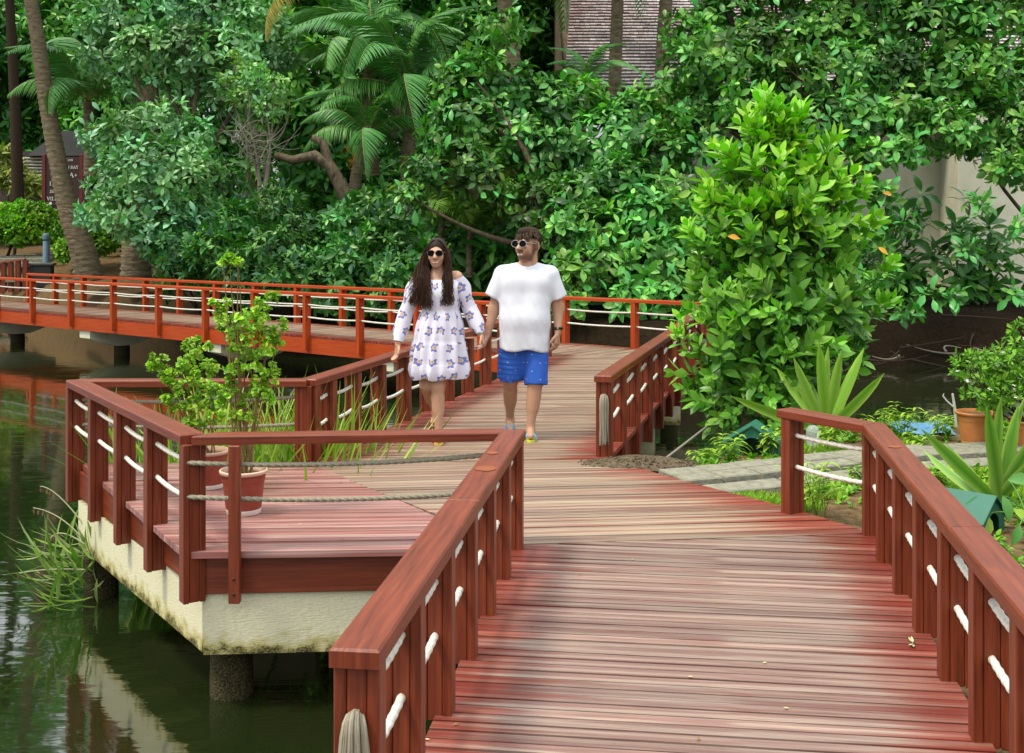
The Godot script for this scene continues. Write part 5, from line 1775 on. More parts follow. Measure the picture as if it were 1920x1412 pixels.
func make_garden() -> void:
	# curved path of grey slabs with a concrete kerb
	var p := thing("garden_path", "narrow curved path of grey pavers through the garden bed", "path")
	var pts := [Vector2(1.12, 8.02), Vector2(1.6, 8.2), Vector2(2.1, 8.45), Vector2(2.65, 8.72), Vector2(3.2, 8.95), Vector2(3.8, 9.1), Vector2(4.5, 9.2), Vector2(5.3, 9.25)]
	var cv := Curve2D.new()
	for q in pts:
		cv.add_point(q)
	var ln := cv.get_baked_length()
	var s := 0.0
	while s < ln - 0.3:
		var a := cv.sample_baked(s)
		var b := cv.sample_baked(s + 0.29)
		var w := (b - a).normalized()
		w = Vector2(-w.y, w.x)
		for k in 2:
			var mb := MB.new()
			var o0 := -0.2 + k * 0.205
			var q0 := a + w * o0
			var q1 := b + w * o0
			var q2 := b + w * (o0 + 0.197)
			var q3 := a + w * (o0 + 0.197)
			var y := 0.005 + rng.randf_range(-0.006, 0.006)
			mb.slab([Vector3(q0.x, y, -q0.y), Vector3(q1.x, y, -q1.y), Vector3(q2.x, y, -q2.y), Vector3(q3.x, y, -q3.y)], 0.12, 0.008, Vector3(1, 0, 0))
			part("paver", mb, M.paver, p)
		s += 0.3
	s = 0.0
	while s < 2.1:
		var a := cv.sample_baked(s)
		var b := cv.sample_baked(s + 0.69)
		var w := (b - a).normalized()
		w = Vector2(w.y, -w.x)
		var mb := MB.new()
		var q0 := a + w * 0.235
		var q1 := b + w * 0.235
		var q2 := b + w * 0.45
		var q3 := a + w * 0.45
		mb.slab([Vector3(q0.x, -0.03, -q0.y), Vector3(q1.x, -0.03, -q1.y), Vector3(q2.x, -0.035, -q2.y), Vector3(q3.x, -0.035, -q3.y)], 0.1, 0.008, Vector3(1, 0, 0))
		part("kerb", mb, M.paver, p)
		s += 0.7
	# spiky plants
	var lime := Color(0.2, 0.42, 0.035)
	blade_plant("spiky_plant", "spiky lime plant with broad pointed blades behind the short handrail", "spiky plant", Vector3(2.72, -0.02, -9.9), [Vector3(2.393, 0.641, -9.8), Vector3(2.302, 0.515, -10.1), Vector3(2.603, 0.787, -9.7), Vector3(2.767, 0.693, -10.1), Vector3(2.823, 0.69, -9.9), Vector3(3.048, 0.704, -9.9), Vector3(3.176, 0.493, -9.7), Vector3(1.902, 0.276, -9.9), Vector3(3.066, 0.434, -10.3), Vector3(2.635, 0.434, -10.3)], 0.095, lime, "", 0.1)
	blade_plant("spiky_plant", "spiky green plant with long arching blades behind the green box by the railing", "spiky plant", Vector3(3.1, -0.03, -7.3), [Vector3(2.585, 0.441, -7.2), Vector3(2.856, 0.273, -7.6), Vector3(2.964, 0.625, -7.2), Vector3(3.076, 0.668, -7.3), Vector3(3.173, 0.596, -7.4), Vector3(3.209, 0.593, -7.3), Vector3(2.934, 0.231, -7.6), Vector3(3.315, 0.474, -7.2), Vector3(3.302, 0.326, -7.1), Vector3(3.349, 0.633, -7.5), Vector3(2.811, 0.137, -7.9)], 0.085, Color(0.12, 0.3, 0.035), "", 0.2)
	# broad-leaved plantlets by the box
	var bl := thing("broad_leaved_plant", "low plant with broad yellow-green leaves against the green box", "plant")
	for e in [[Vector3(2.773, 0.044, -6.7), 0.16, Vector3(-0.2, -0.7, 0.6), Color(0.28, 0.42, 0.03)], [Vector3(2.867, 0.153, -6.7), 0.15, Vector3(0.2, -0.8, 0.5), Color(0.1, 0.28, 0.06)], [Vector3(2.853, 0.099, -6.8), 0.17, Vector3(-0.9, 0.1, 0.4), Color(0.09, 0.26, 0.07)], [Vector3(2.929, 0.075, -6.7), 0.14, Vector3(0.7, -0.4, 0.6), Color(0.25, 0.4, 0.03)], [Vector3(2.834, 0.058, -6.4), 0.12, Vector3(-0.4, -0.8, 0.4), Color(0.1, 0.28, 0.07)], [Vector3(3.028, 0.182, -7), 0.16, Vector3(0.9, 0.2, 0.4), Color(0.1, 0.28, 0.06)]]:
		var mb := MB.new()
		mb.col = e[3]
		var z: Vector3 = e[2].normalized()
		var x := Vector3(0.2, 0.5, 0.8).cross(z).normalized()
		mb.leaf(Transform3D(Basis(x, z.cross(x), z), e[0]), e[1], e[1] * 0.5, 0.3, 0.3, [0.1, 0.8, 1.0, 0.65, 0.03])
		var root := Vector3(3.05, -0.05, -6.75)
		mb.tube(curve(root, e[0], Vector3(0, 0.05, 0), 5), taper(0.005, 0.003, 5), 5)
		part("leaf", mb, M.leaf_soft, bl)
	# seedlings
	var seeds := [["yellow-green leafy seedling at the edge of the dark water", Vector3(1.449, 0.066, -8.9), 0.26, 9], ["yellow-green seedling in front of the arched green box", Vector3(1.659, 0.021, -8.7), 0.24, 8], ["yellow-green seedling touching the short handrail's post", Vector3(2.009, 0.027, -9), 0.24, 8], ["leafy seedling beside the short handrail post's rope", Vector3(1.899, 0.012, -7.1), 0.3, 7], ["tall seedling between the two near posts", Vector3(1.849, 0.022, -7.2), 0.34, 6], ["bushy seedling beside the spiky lime plant", Vector3(2.567, -0.01, -9.2), 0.3, 8], ["leafy seedling in front of the blue sheet", Vector3(3.395, -0.018, -10), 0.32, 9], ["leafy seedling behind the handrail corner", Vector3(3.145, -0.029, -9.8), 0.28, 8], ["small seedling beside the clay pot", Vector3(3.684, -0.024, -9.9), 0.26, 8], ["small seedling in the grass behind the green box", Vector3(2.94, 0.063, -7.9), 0.2, 6], ["tiny seedling at the deck edge by the dark water", Vector3(1.023, -0.019, -8.3), 0.12, 4], ["tuft of seedlings at the path's far bend", Vector3(3.273, 0.011, -9.2), 0.18, 6], ["seedling leaning over the kerb", Vector3(2.388, 0.063, -7.9), 0.16, 5]]
	for e in seeds:
		var q: Vector3 = e[1]
		sprig(e[0], gnd(q.x, q.z), e[2], e[3], "seedlings in the garden bed", Color(0.3, 0.46, 0.04), 0.075)
	# green boxes, pots, odds and ends
	green_box("green gabled box with an arched opening, among the seedlings", gnd(1.93, -9.15) + Vector3(0, -0.02, 0), -0.32, 0.46, 0.27, 0.3)
	green_box("green gabled box with its roof turned to the railing", gnd(2.72, -6.85) + Vector3(0, -0.02, 0), 0.75, 0.34, 0.24, 0.36)
	for e in [["flowering shrub with small white blossoms in a clay pot", v2(4.16, 9.15), 0.19, 0.26], ["empty-looking wide clay pot beside the flowering one", v2(3.86, 9.5), 0.18, 0.27]]:
		var t := thing("clay_pot_plant", e[0], "potted plant", Vector3.ZERO, 0.0, "clay pots in the garden")
		pot(t, e[1] + Vector3(0, -0.055, 0), e[2], e[3], M.clay, M.clay, M.clay)
		if e[2] > 0.185:
			var cl := [Vector4(3.619, 0.622, -9.1, 0.11), Vector4(3.808, 0.653, -9.2, 0.137), Vector4(3.915, 0.622, -9.1, 0.144), Vector4(3.725, 0.453, -9.1, 0.135), Vector4(3.894, 0.431, -9.1, 0.144), Vector4(4.087, 0.482, -9.2, 0.145), Vector4(4.022, 0.781, -9.2, 0.111), Vector4(4.108, 0.91, -9.2, 0.094), Vector4(3.788, 0.347, -9.1, 0.093), Vector4(4.193, 0.653, -9.2, 0.171)]
			for c in cl:
				var mb := MB.new()
				mb.tube(curve(e[1] + Vector3(rng.randf_range(-0.03, 0.03), 0.15, 0), Vector3(c.x, c.y, c.z), Vector3(0, -0.04, 0), 6), taper(0.012, 0.004, 6), 5)
				part("stem", mb, M.dark_twig, t)
			many("foliage", LEAF.jasmine.r, LEAF.jasmine.m, t, scatter(cl, 130.0, 0.8, 1.3, 0.7), tints(0.7, 1.3))
			var mf := MB.new()
			mf.col = Color(0.8, 0.8, 0.74)
			for q in 5:
				var b := Basis(Vector3.UP, q * TAU / 5.0) * Basis(Vector3.RIGHT, -0.3)
				mf.leaf(Transform3D(b, Vector3.ZERO), 0.016, 0.013, 0.2, 0.1, [0.4, 1.0, 0.5])
			var blossom := mf.mesh()
			for q in scatter(cl, 9.0, 0.9, 1.4, 0.6):
				put("blossom", blossom, M.tint, t, q)
	var tarp := thing("blue_sheet", "bright blue plastic sheet lying beside the clay pot", "plastic sheet")
	var mt := MB.new()
	for j in 9:
		for k in 9:
			var q := Vector2(k / 8.0, j / 8.0)
			var y := 0.012 * sin(q.x * 11.0 + q.y * 4.0) + 0.05 * q.y
			var pos := Vector3(3.42 + 0.5 * q.x, ground_height(3.42 + 0.5 * q.x, 10.1) + 0.02 + y, -10.1 - 0.35 * q.y)
			mt.vert(pos, Vector3(-0.2 * cos(q.x * 11.0), 1, 0.4).normalized())
			if j > 0 and k > 0:
				var e := j * 9 + k
				mt.tri(e, e - 9, e - 1)
				mt.tri(e - 1, e - 9, e - 10)
	part("sheet", mt, mat(Color8(62, 118, 158), 0.5), tarp)
	var stump := thing("bleached_twig", "bleached forked dead twig sticking up before the dark water", "dead twig")
	var mq := MB.new()
	var s0: Vector3 = Vector3(3.952, -0.028, -10.2)
	mq.tube([s0, Vector3(3.938, 0.138, -10.2), Vector3(3.919, 0.266, -10.2)], [0.012, 0.013, 0.01], 6)
	mq.tube([Vector3(3.938, 0.138, -10.2), Vector3(3.867, 0.2, -10.2), Vector3(3.833, 0.247, -10.2), Vector3(3.843, 0.266, -10.2)], [0.01, 0.008, 0.007, 0.004], 6)
	part("stem", mq, mat(Color8(186, 184, 172), 0.8), stump)
	var cup := thing("plastic_cup", "clear plastic cup upturned on a stick beside the handrail post", "plastic cup")
	var mc := MB.new()
	var cpos := gnd(2.36, -9.0)
	mc.lathe(cpos + Vector3(0, 0.1, 0), [Vector2(0.045, 0.0), Vector2(0.052, 0.09), Vector2(0.05, 0.13), Vector2(0.03, 0.155), Vector2(0.001, 0.16)], 20)
	var glass := mat(Color(0.86, 0.9, 0.9, 0.2), 0.1)
	glass.transparency = BaseMaterial3D.TRANSPARENCY_ALPHA
	part("cup", mc, glass, cup)
	mc = MB.new()
	mc.tube([cpos + Vector3(0, -0.05, 0), cpos + Vector3(0, 0.2, 0)], [0.006, 0.006], 6)
	part("stick", mc, M.twig, cup)
	# long stick lying over the dark water by the bush
	var pole := thing("pole", "thin pale pole lying slantwise over the water beside the bush", "pole")
	var ml := MB.new()
	ml.tube([Vector3(1.1, -0.04, -8.6), Vector3(1.732, -0.028, -10.2)], [0.011, 0.009], 6)
	part("stick", ml, M.twig, pole)
	# grass
	var tuft := MB.new()
	for k in 7:
		var a := k * 2.4
		var z := Vector3(cos(a) * 0.5, 1.0, sin(a) * 0.5).normalized()
		var x := z.cross(Vector3(sin(a), 0.2, -cos(a))).normalized()
		tuft.col = Color(0.2, 0.36, 0.03) * rng.randf_range(0.7, 1.3)
		tuft.leaf(Transform3D(Basis(x, z.cross(x), z), Vector3(cos(a), 0, sin(a)) * 0.008), 0.05, 0.006, 0.3, 0.2, [0.8, 1.0, 0.6, 0.05])
	var tfs := []
	for k in 70000:
		var x := rng.randf_range(1.2, 6.2)
		var d := rng.randf_range(5.2, 10.9)
		var g := noise.get_noise_2d(x * 26.0, d * 26.0) + 0.5 * noise.get_noise_2d(x * 90.0, d * 90.0)
		var lawn := 1.0 if Vector2((x - 1.68) / 0.34, (d - 7.45) / 0.26).length() < 1.0 else 0.0
		if g + lawn < 0.06 - (0.16 if d > 8.3 else 0.0):
			continue
		if x < 2.05 and d < 6.5:
			continue
		var cp := cv.get_closest_point(Vector2(x, d))
		if cp.distance_to(Vector2(x, d)) < (0.47 if d < cp.y and x < 2.9 else 0.23):
			continue
		if x < 1.76 - (d - 6.97) * 0.655 and d < 8.1:
			continue
		var h := ground_height(x, d)
		if h < -0.2:
			continue
		tfs.append(Transform3D(Basis.from_euler(Vector3(rng.randf_range(-0.2, 0.2), rng.randf() * TAU, rng.randf_range(-0.2, 0.2))).scaled(Vector3.ONE * rng.randf_range(0.4, 1.1)), Vector3(x, h - 0.004, -d)))
	var cover := []
	for k in 2600:
		var x := rng.randf_range(1.3, 6.2)
		var d := rng.randf_range(4.6, 10.9)
		if noise.get_noise_2d(x * 40.0 + 70.0, d * 40.0) < -0.02 or (x < 2.1 and d < 6.6) or (x < 1.9 - (d - 6.97) * 0.655 and d < 8.2):
			continue
		var cp := cv.get_closest_point(Vector2(x, d))
		if cp.distance_to(Vector2(x, d)) < (0.5 if d < cp.y and x < 2.9 else 0.27):
			continue
		var h := ground_height(x, d)
		if h < -0.16:
			continue
		cover.append(facing(Vector3.UP + rv(0.4), rng.randf() * TAU, rng.randf_range(0.35, 0.95), Vector3(x, h + 0.015, -d)))
	tag(many("ground_cover", LEAF.hedge.r, LEAF.hedge.m, self, cover, tints(0.6, 1.2)), "low leafy weeds creeping over the garden soil", "weeds")
	tag(many("grass", tuft.mesh(), M.grass, self, tfs, tints(0.7, 1.3)), "short bright grass in patches over the garden soil", "grass")
	print("grass ", tfs.size())


func make_reeds() -> void:
	var sets := [["reed_clump", "tall yellow-green reeds growing behind the platform", Vector2(-2.75, 8.75), Vector2(-1.2, 8.75), 620, 0.5, 1.2, 0.35, "reeds around the platform"], ["reed_clump", "reeds pushing up beside the open-water railing", Vector2(-1.95, 9.1), Vector2(-1.45, 9.9), 110, 0.5, 1.0, 0.2, "reeds around the platform"]]
	for e in sets:
		var t := thing(e[0], e[1], "reeds", Vector3.ZERO, 0.0, e[8])
		for b in 3:
			var mb := MB.new()
			for k in e[4] / 3:
				var q: Vector2 = e[2].lerp(e[3], rng.randf())
				var a := Vector3(q.x, WATER - 0.1, -q.y + rng.randf_range(-e[7], e[7]))
				var z := Vector3(rng.randf_range(-0.5, 0.5), 1.0, rng.randf_range(-0.35, 0.35)).normalized()
				var x := z.cross(Vector3(rng.randf_range(-1, 1), 0, rng.randf_range(-1, 1))).normalized()
				mb.col = Color(0.28, 0.44, 0.04).lerp(Color(0.45, 0.45, 0.14), rng.randf() * rng.randf()) * rng.randf_range(0.6, 1.2)
				mb.leaf(Transform3D(Basis(x, z.cross(x), z), a), rng.randf_range(e[5], e[6]) + 0.4, rng.randf_range(0.016, 0.034), rng.randf_range(0.05, 0.5), 0.2, [0.6, 0.9, 1.0, 0.9, 0.6, 0.04])
			part("blades", mb, M.leaf_soft, t)
	# weeds hanging out over the water off the platform's outer corner
	var w := thing("water_weeds", "sprawling weeds with bent dry flower spikes off the platform's outer corner", "weeds")
	var mb2 := MB.new()
	for k in 130:
		var a := Vector3(rng.randf_range(-3.22, -2.85), rng.randf_range(-0.9, -0.45), rng.randf_range(-8.3, -7.7))
		var z := Vector3(rng.randf_range(-1.0, 0.1), rng.randf_range(-0.35, 0.6), rng.randf_range(-0.4, 0.5)).normalized()
		var x := z.cross(Vector3(rng.randf_range(-0.4, 0.4), 1, rng.randf_range(-0.4, 0.4))).normalized()
		mb2.col = Color(0.2, 0.34, 0.04).lerp(Color(0.4, 0.42, 0.26), rng.randf() * rng.randf()) * rng.randf_range(0.6, 1.1)
		mb2.leaf(Transform3D(Basis(x, z.cross(x), z), a), rng.randf_range(0.15, 0.34), rng.randf_range(0.014, 0.03), rng.randf_range(0.1, 0.5), 0.2, [0.4, 0.9, 1.0, 0.8, 0.04])
	part("blades", mb2, M.leaf_soft, w)
	for e in [[Vector3(-3.059, -0.399, -8.2), Vector3(-3.242, -0.189, -8.2), Vector3(-3.375, -0.12, -8.2)], [Vector3(-3.07, -0.494, -8.2), Vector3(-3.242, -0.341, -8.2), Vector3(-3.425, -0.273, -8.2)], [Vector3(-2.984, -0.657, -8), Vector3(-3.237, -0.657, -8), Vector3(-3.438, -0.683, -8)], [Vector3(-2.984, -0.478, -8), Vector3(-3.133, -0.404, -8), Vector3(-3.219, -0.441, -8)]]:
		var ms := MB.new()
		ms.col = Color(0.42, 0.42, 0.26)
		var c = curve(e[0], e[2], (e[1] - (e[0] + e[2]) * 0.5), 10)
		ms.tube(c, taper(0.006, 0.003, 10), 5)
		ms.col = Color(0.1, 0.06, 0.035)
		for q in range(6, 11):
			for s in 2:
				var z := Vector3(rng.randf_range(-0.3, 0.3), -1, rng.randf_range(-0.3, 0.3)).normalized()
				var x := z.cross(Vector3(0, 0, 1)).normalized()
				ms.leaf(Transform3D(Basis(x, z.cross(x), z), c[q]), 0.045, 0.014, 0.1, 0.2)
		part("flower_spike", ms, M.tint, w)


func make_litter() -> void:
	var spots := [[Vector3(-0.292, 0.0, -3.81), 0], [Vector3(-0.2, 0.0, -3.918), 1], [Vector3(1.641, 0.0, -4.691), 2], [Vector3(0.668, 0.0, -4.352), 0], [Vector3(0.091, 0.0, -4.914), 1], [Vector3(0.982, 0.0, -4.058), 0], [Vector3(1.717, 0.0, -5.312), 1], [Vector3(0.981, 0.0, -4.487), 0], [Vector3(-1.156, 0.0, -7.768), 1], [Vector3(-1.233, 0.0, -6.628), 0], [Vector3(-0.94, 0.0, -6.315), 1], [Vector3(0.633, 0.0, -5.921), 0], [Vector3(0.328, 0.0, -5.644), 1], [Vector3(0.619, 0.0, -3.802), 1]]
	var looks := [["small pale yellow fallen leaf on the worn planks", Color(0.5, 0.45, 0.2)], ["small curled brown fallen leaf on the planks", Color(0.2, 0.12, 0.06)], ["pale green fallen sprig on the planks by the garden railing", Color(0.4, 0.44, 0.22)]]
	for e in spots:
		var lk = looks[e[1]]
		var mb := MB.new()
		mb.col = lk[1]
		for k in (4 if e[1] == 2 else 1):
			mb.leaf(Transform3D(Basis(Vector3.UP, rng.randf() * TAU), Vector3(0, 0.004 + k * 0.003, 0)), 0.05 if e[1] == 2 else rng.randf_range(0.016, 0.026), 0.011, -0.15, 0.35, [0.1, 0.8, 1.0, 0.7, 0.05])
		tag(part("fallen_leaf", mb, M.tint, null, Transform3D(Basis.IDENTITY, e[0])), lk[0], "leaf", "fallen leaves on the planks")


# ---------------------------------------------------------------- people
# own axes: x to the picture's right, z towards the camera, feet on y = 0

# a hand: wrist, direction of the knuckles, side of the thumb, palm normal; curl 0 open .. 1 closed
func add_hand(mb: MB, wrist: Vector3, dir: Vector3, thumb: Vector3, sc: float, curl: float, skin: Color) -> void:
	var f := Field.new()
	f.k = 0.008
	var d := dir.normalized()
	var t := (thumb - d * thumb.dot(d)).normalized()
	var n := d.cross(t)
	if n.z < 0.0 and absf(n.z) > 0.5:
		n = n
	f.bone(wrist - d * 0.03, wrist + d * 0.012 * sc, 0.026 * sc, 0.024 * sc)
	for q in [-1.0, -0.33, 0.33, 1.0]:
		f.bone(wrist + d * 0.012 * sc + t * q * 0.014 * sc, wrist + d * 0.085 * sc + t * q * 0.027 * sc, 0.017 * sc, 0.0135 * sc)
	var lens := [0.066, 0.078, 0.083, 0.075]
	for k in 4:
		var q := -1.0 + k * 0.667
		var p := wrist + d * 0.088 * sc + t * q * 0.028 * sc
		var a := 0.25 + curl * 1.0
		var dd := d
		for s in 3:
			dd = (dd * cos(a * (0.6 + 0.25 * s)) + n * sin(a * (0.6 + 0.25 * s))).normalized()
			var l: float = lens[k] * sc * [0.45, 0.32, 0.23][s]
			f.bone(p, p + dd * l, (0.0092 - 0.0007 * s) * sc, (0.0088 - 0.0008 * s) * sc)
			p += dd * l
	var tp := wrist + d * 0.03 * sc + t * 0.03 * sc
	var td := (d * 0.75 + t * 0.65 + n * 0.25).normalized()
	for s in 2:
		f.bone(tp, tp + td * 0.036 * sc, 0.0115 * sc, 0.0095 * sc)
		tp += td * 0.036 * sc
		td = (td + d * 0.35 - t * 0.25 + n * 0.15).normalized()
	var lo := wrist - Vector3.ONE * 0.2 * sc
	f.nets(mb, lo, wrist + Vector3.ONE * 0.2 * sc, 0.0055, func(_p: Vector3) -> Color: return skin)


func add_head(mb: MB, at: Vector3, turn: float, tilt: float, sc: float, man: bool, skin: Color) -> Transform3D:
	var f := Field.new()
	f.k = 0.018
	f.ball(Vector3(0, 0.025, -0.018), Vector3(0.077, 0.1, 0.096))
	f.ball(Vector3(0, -0.03, 0.022), Vector3(0.064, 0.085, 0.07))
	f.ball(Vector3(0, -0.07, 0.03), Vector3(0.055 if man else 0.046, 0.045, 0.052))
	f.ball(Vector3(0, -0.103, 0.058), Vector3(0.028, 0.02, 0.024))
	for s in [-1.0, 1.0]:
		f.ball(Vector3(0.038 * s, -0.032, 0.062), Vector3(0.026, 0.026, 0.022))
		f.ball(Vector3(0.03 * s, 0.03, 0.078), Vector3(0.026, 0.009, 0.012))
		f.ball(Vector3(0.079 * s, -0.008, -0.012), Vector3(0.01, 0.031, 0.019))
		f.ball(Vector3(0.012 * s, -0.036, 0.101), Vector3(0.009, 0.008, 0.01))
	f.bone(Vector3(0, 0.018, 0.088), Vector3(0, -0.03, 0.116), 0.0095, 0.0145)
	f.bone(Vector3(-0.024, -0.066, 0.084), Vector3(0.024, -0.066, 0.083), 0.004, 0.004)
	f.bone(Vector3(-0.02, -0.079, 0.082), Vector3(0.02, -0.08, 0.081), 0.005, 0.005)
	f.bone(Vector3(0, -0.06, -0.03), Vector3(0, -0.17, -0.045), 0.052 if man else 0.043, 0.054 if man else 0.044)
	var xf := Transform3D((Basis(Vector3.UP, turn) * Basis(Vector3.RIGHT, tilt)).scaled(Vector3.ONE * sc), at)
	var beard := Color(skin.r * 0.3, skin.g * 0.24, skin.b * 0.24)
	var paint := func(p: Vector3) -> Color:
		var c := skin
		if man:
			var e := (-0.05 - p.y) * 30.0 + (0.045 - absf(p.x)) * -6.0
			var on := clampf(e, 0.0, 1.0) * clampf((p.z + 0.02) * 40.0, 0.0, 1.0) * clampf((p.y + 0.125) * 60.0, 0.0, 1.0)
			if p.y < -0.035 and p.y > -0.062 and p.z > 0.085 and absf(p.x) < 0.03:
				on = 1.0
			if absf(p.x) > 0.055 and p.z > -0.012 and p.z < 0.03 and p.y < 0.02 and p.y > -0.1:
				on = 1.0
			c = c.lerp(beard, on * 0.88)
		var smile := p.y + 0.0755 - 6.0 * p.x * p.x
		if p.z > 0.062 and absf(p.x) < 0.03 and absf(smile) < 0.0085:
			c = Color(skin.r * 0.8, skin.g * 0.5, skin.b * 0.52)
			if absf(smile) < 0.0042 and absf(p.x) < 0.024:
				c = Color(0.78, 0.74, 0.68)
		return c
	f.nets(mb, Vector3(-0.11, -0.19, -0.14), Vector3(0.11, 0.15, 0.15), 0.0045, paint, xf)
	return xf


func shades(parent: Node, xf: Transform3D, rim: Color, round: float) -> void:
	var g := Node3D.new()
	g.name = "sunglasses"
	parent.add_child(g, true)
	var mf := MB.new()
	mf.col = rim
	for s in [-1.0, 1.0]:
		var ml := MB.new()
		var ring := []
		var disc := []
		for k in 25:
			var a := TAU * k / 24.0
			var p := Vector3(s * 0.036 + cos(a) * 0.0315, 0.006 + sin(a) * 0.0275 * round, 0.113 - 0.012 * absf(cos(a) * 0.028 + 0.036) / 0.06)
			ring.append(xf * p)
			if k < 24:
				disc.append(xf * (p + Vector3(0, 0, 0.001)))
		mf.tube(ring, taper(0.0022, 0.0022, 24), 6, false)
		ml.poly(disc, xf.basis.z)
		var back := []
		for p in disc:
			back.append(p - xf.basis.z * 0.003)
		ml.poly(back, -xf.basis.z)
		part("lens", ml, mat(Color8(8, 9, 11), 0.15, 0.25), g)
		mf.tube([xf * Vector3(s * 0.064, 0.014, 0.104), xf * Vector3(s * 0.08, 0.014, 0.05), xf * Vector3(s * 0.083, 0.008, -0.01)], [0.0032, 0.0032, 0.003], 6)
	mf.tube([xf * Vector3(-0.009, 0.012, 0.112), xf * Vector3(0, 0.016, 0.115), xf * Vector3(0.009, 0.012, 0.112)], [0.003, 0.003, 0.003], 6)
	part("rim", mf, M.tint, g)


func sandal(parent: Node, toe: Vector3, heel: Vector3, sole: Color, strap: Color) -> void:
	var g := Node3D.new()
	g.name = "sandal"
	parent.add_child(g, true)
	var f := (toe - heel)
	var ln := f.length()
	var z := f.normalized()
	var x := Vector3.UP.cross(z).normalized()
	var y := z.cross(x)
	var ms := MB.new()
	var pts := []
	for k in 18:
		var a := TAU * k / 18.0
		var w := 0.043 + 0.008 * cos(a)
		pts.append((heel + toe) * 0.5 + z * cos(a) * ln * 0.53 + x * sin(a) * w)
	for e in [[0.0, 1.0], [-0.016, -1.0]]:
		var ring := []
		for p in pts:
			ring.append(p + y * e[0])
		ms.poly(ring, y * e[1])
	for k in 18:
		var j := (k + 1) % 18
		ms.poly([pts[k], pts[j], pts[j] - y * 0.016, pts[k] - y * 0.016], pts[k] - (heel + toe) * 0.5)
	part("sole", ms, mat(sole, 0.6), g)
	var mt := MB.new()
	for q in [0.12, 0.3]:
		var path := []
		for k in 9:
			var a := PI * k / 8.0
			path.append((heel + toe) * 0.5 + z * ln * q + x * cos(a) * 0.044 + y * sin(a) * (0.055 - 0.05 * q))
		mt.tube(path, taper(0.009, 0.009, 8), 6)
	part("strap", mt, mat(strap, 0.6), g)


func cloth_noise(p: Vector3, f: float, sd: float) -> float:
	return noise.get_noise_3d(p.x * f + sd, p.y * f * 0.35 + p.x * f * 0.3, p.z * f)


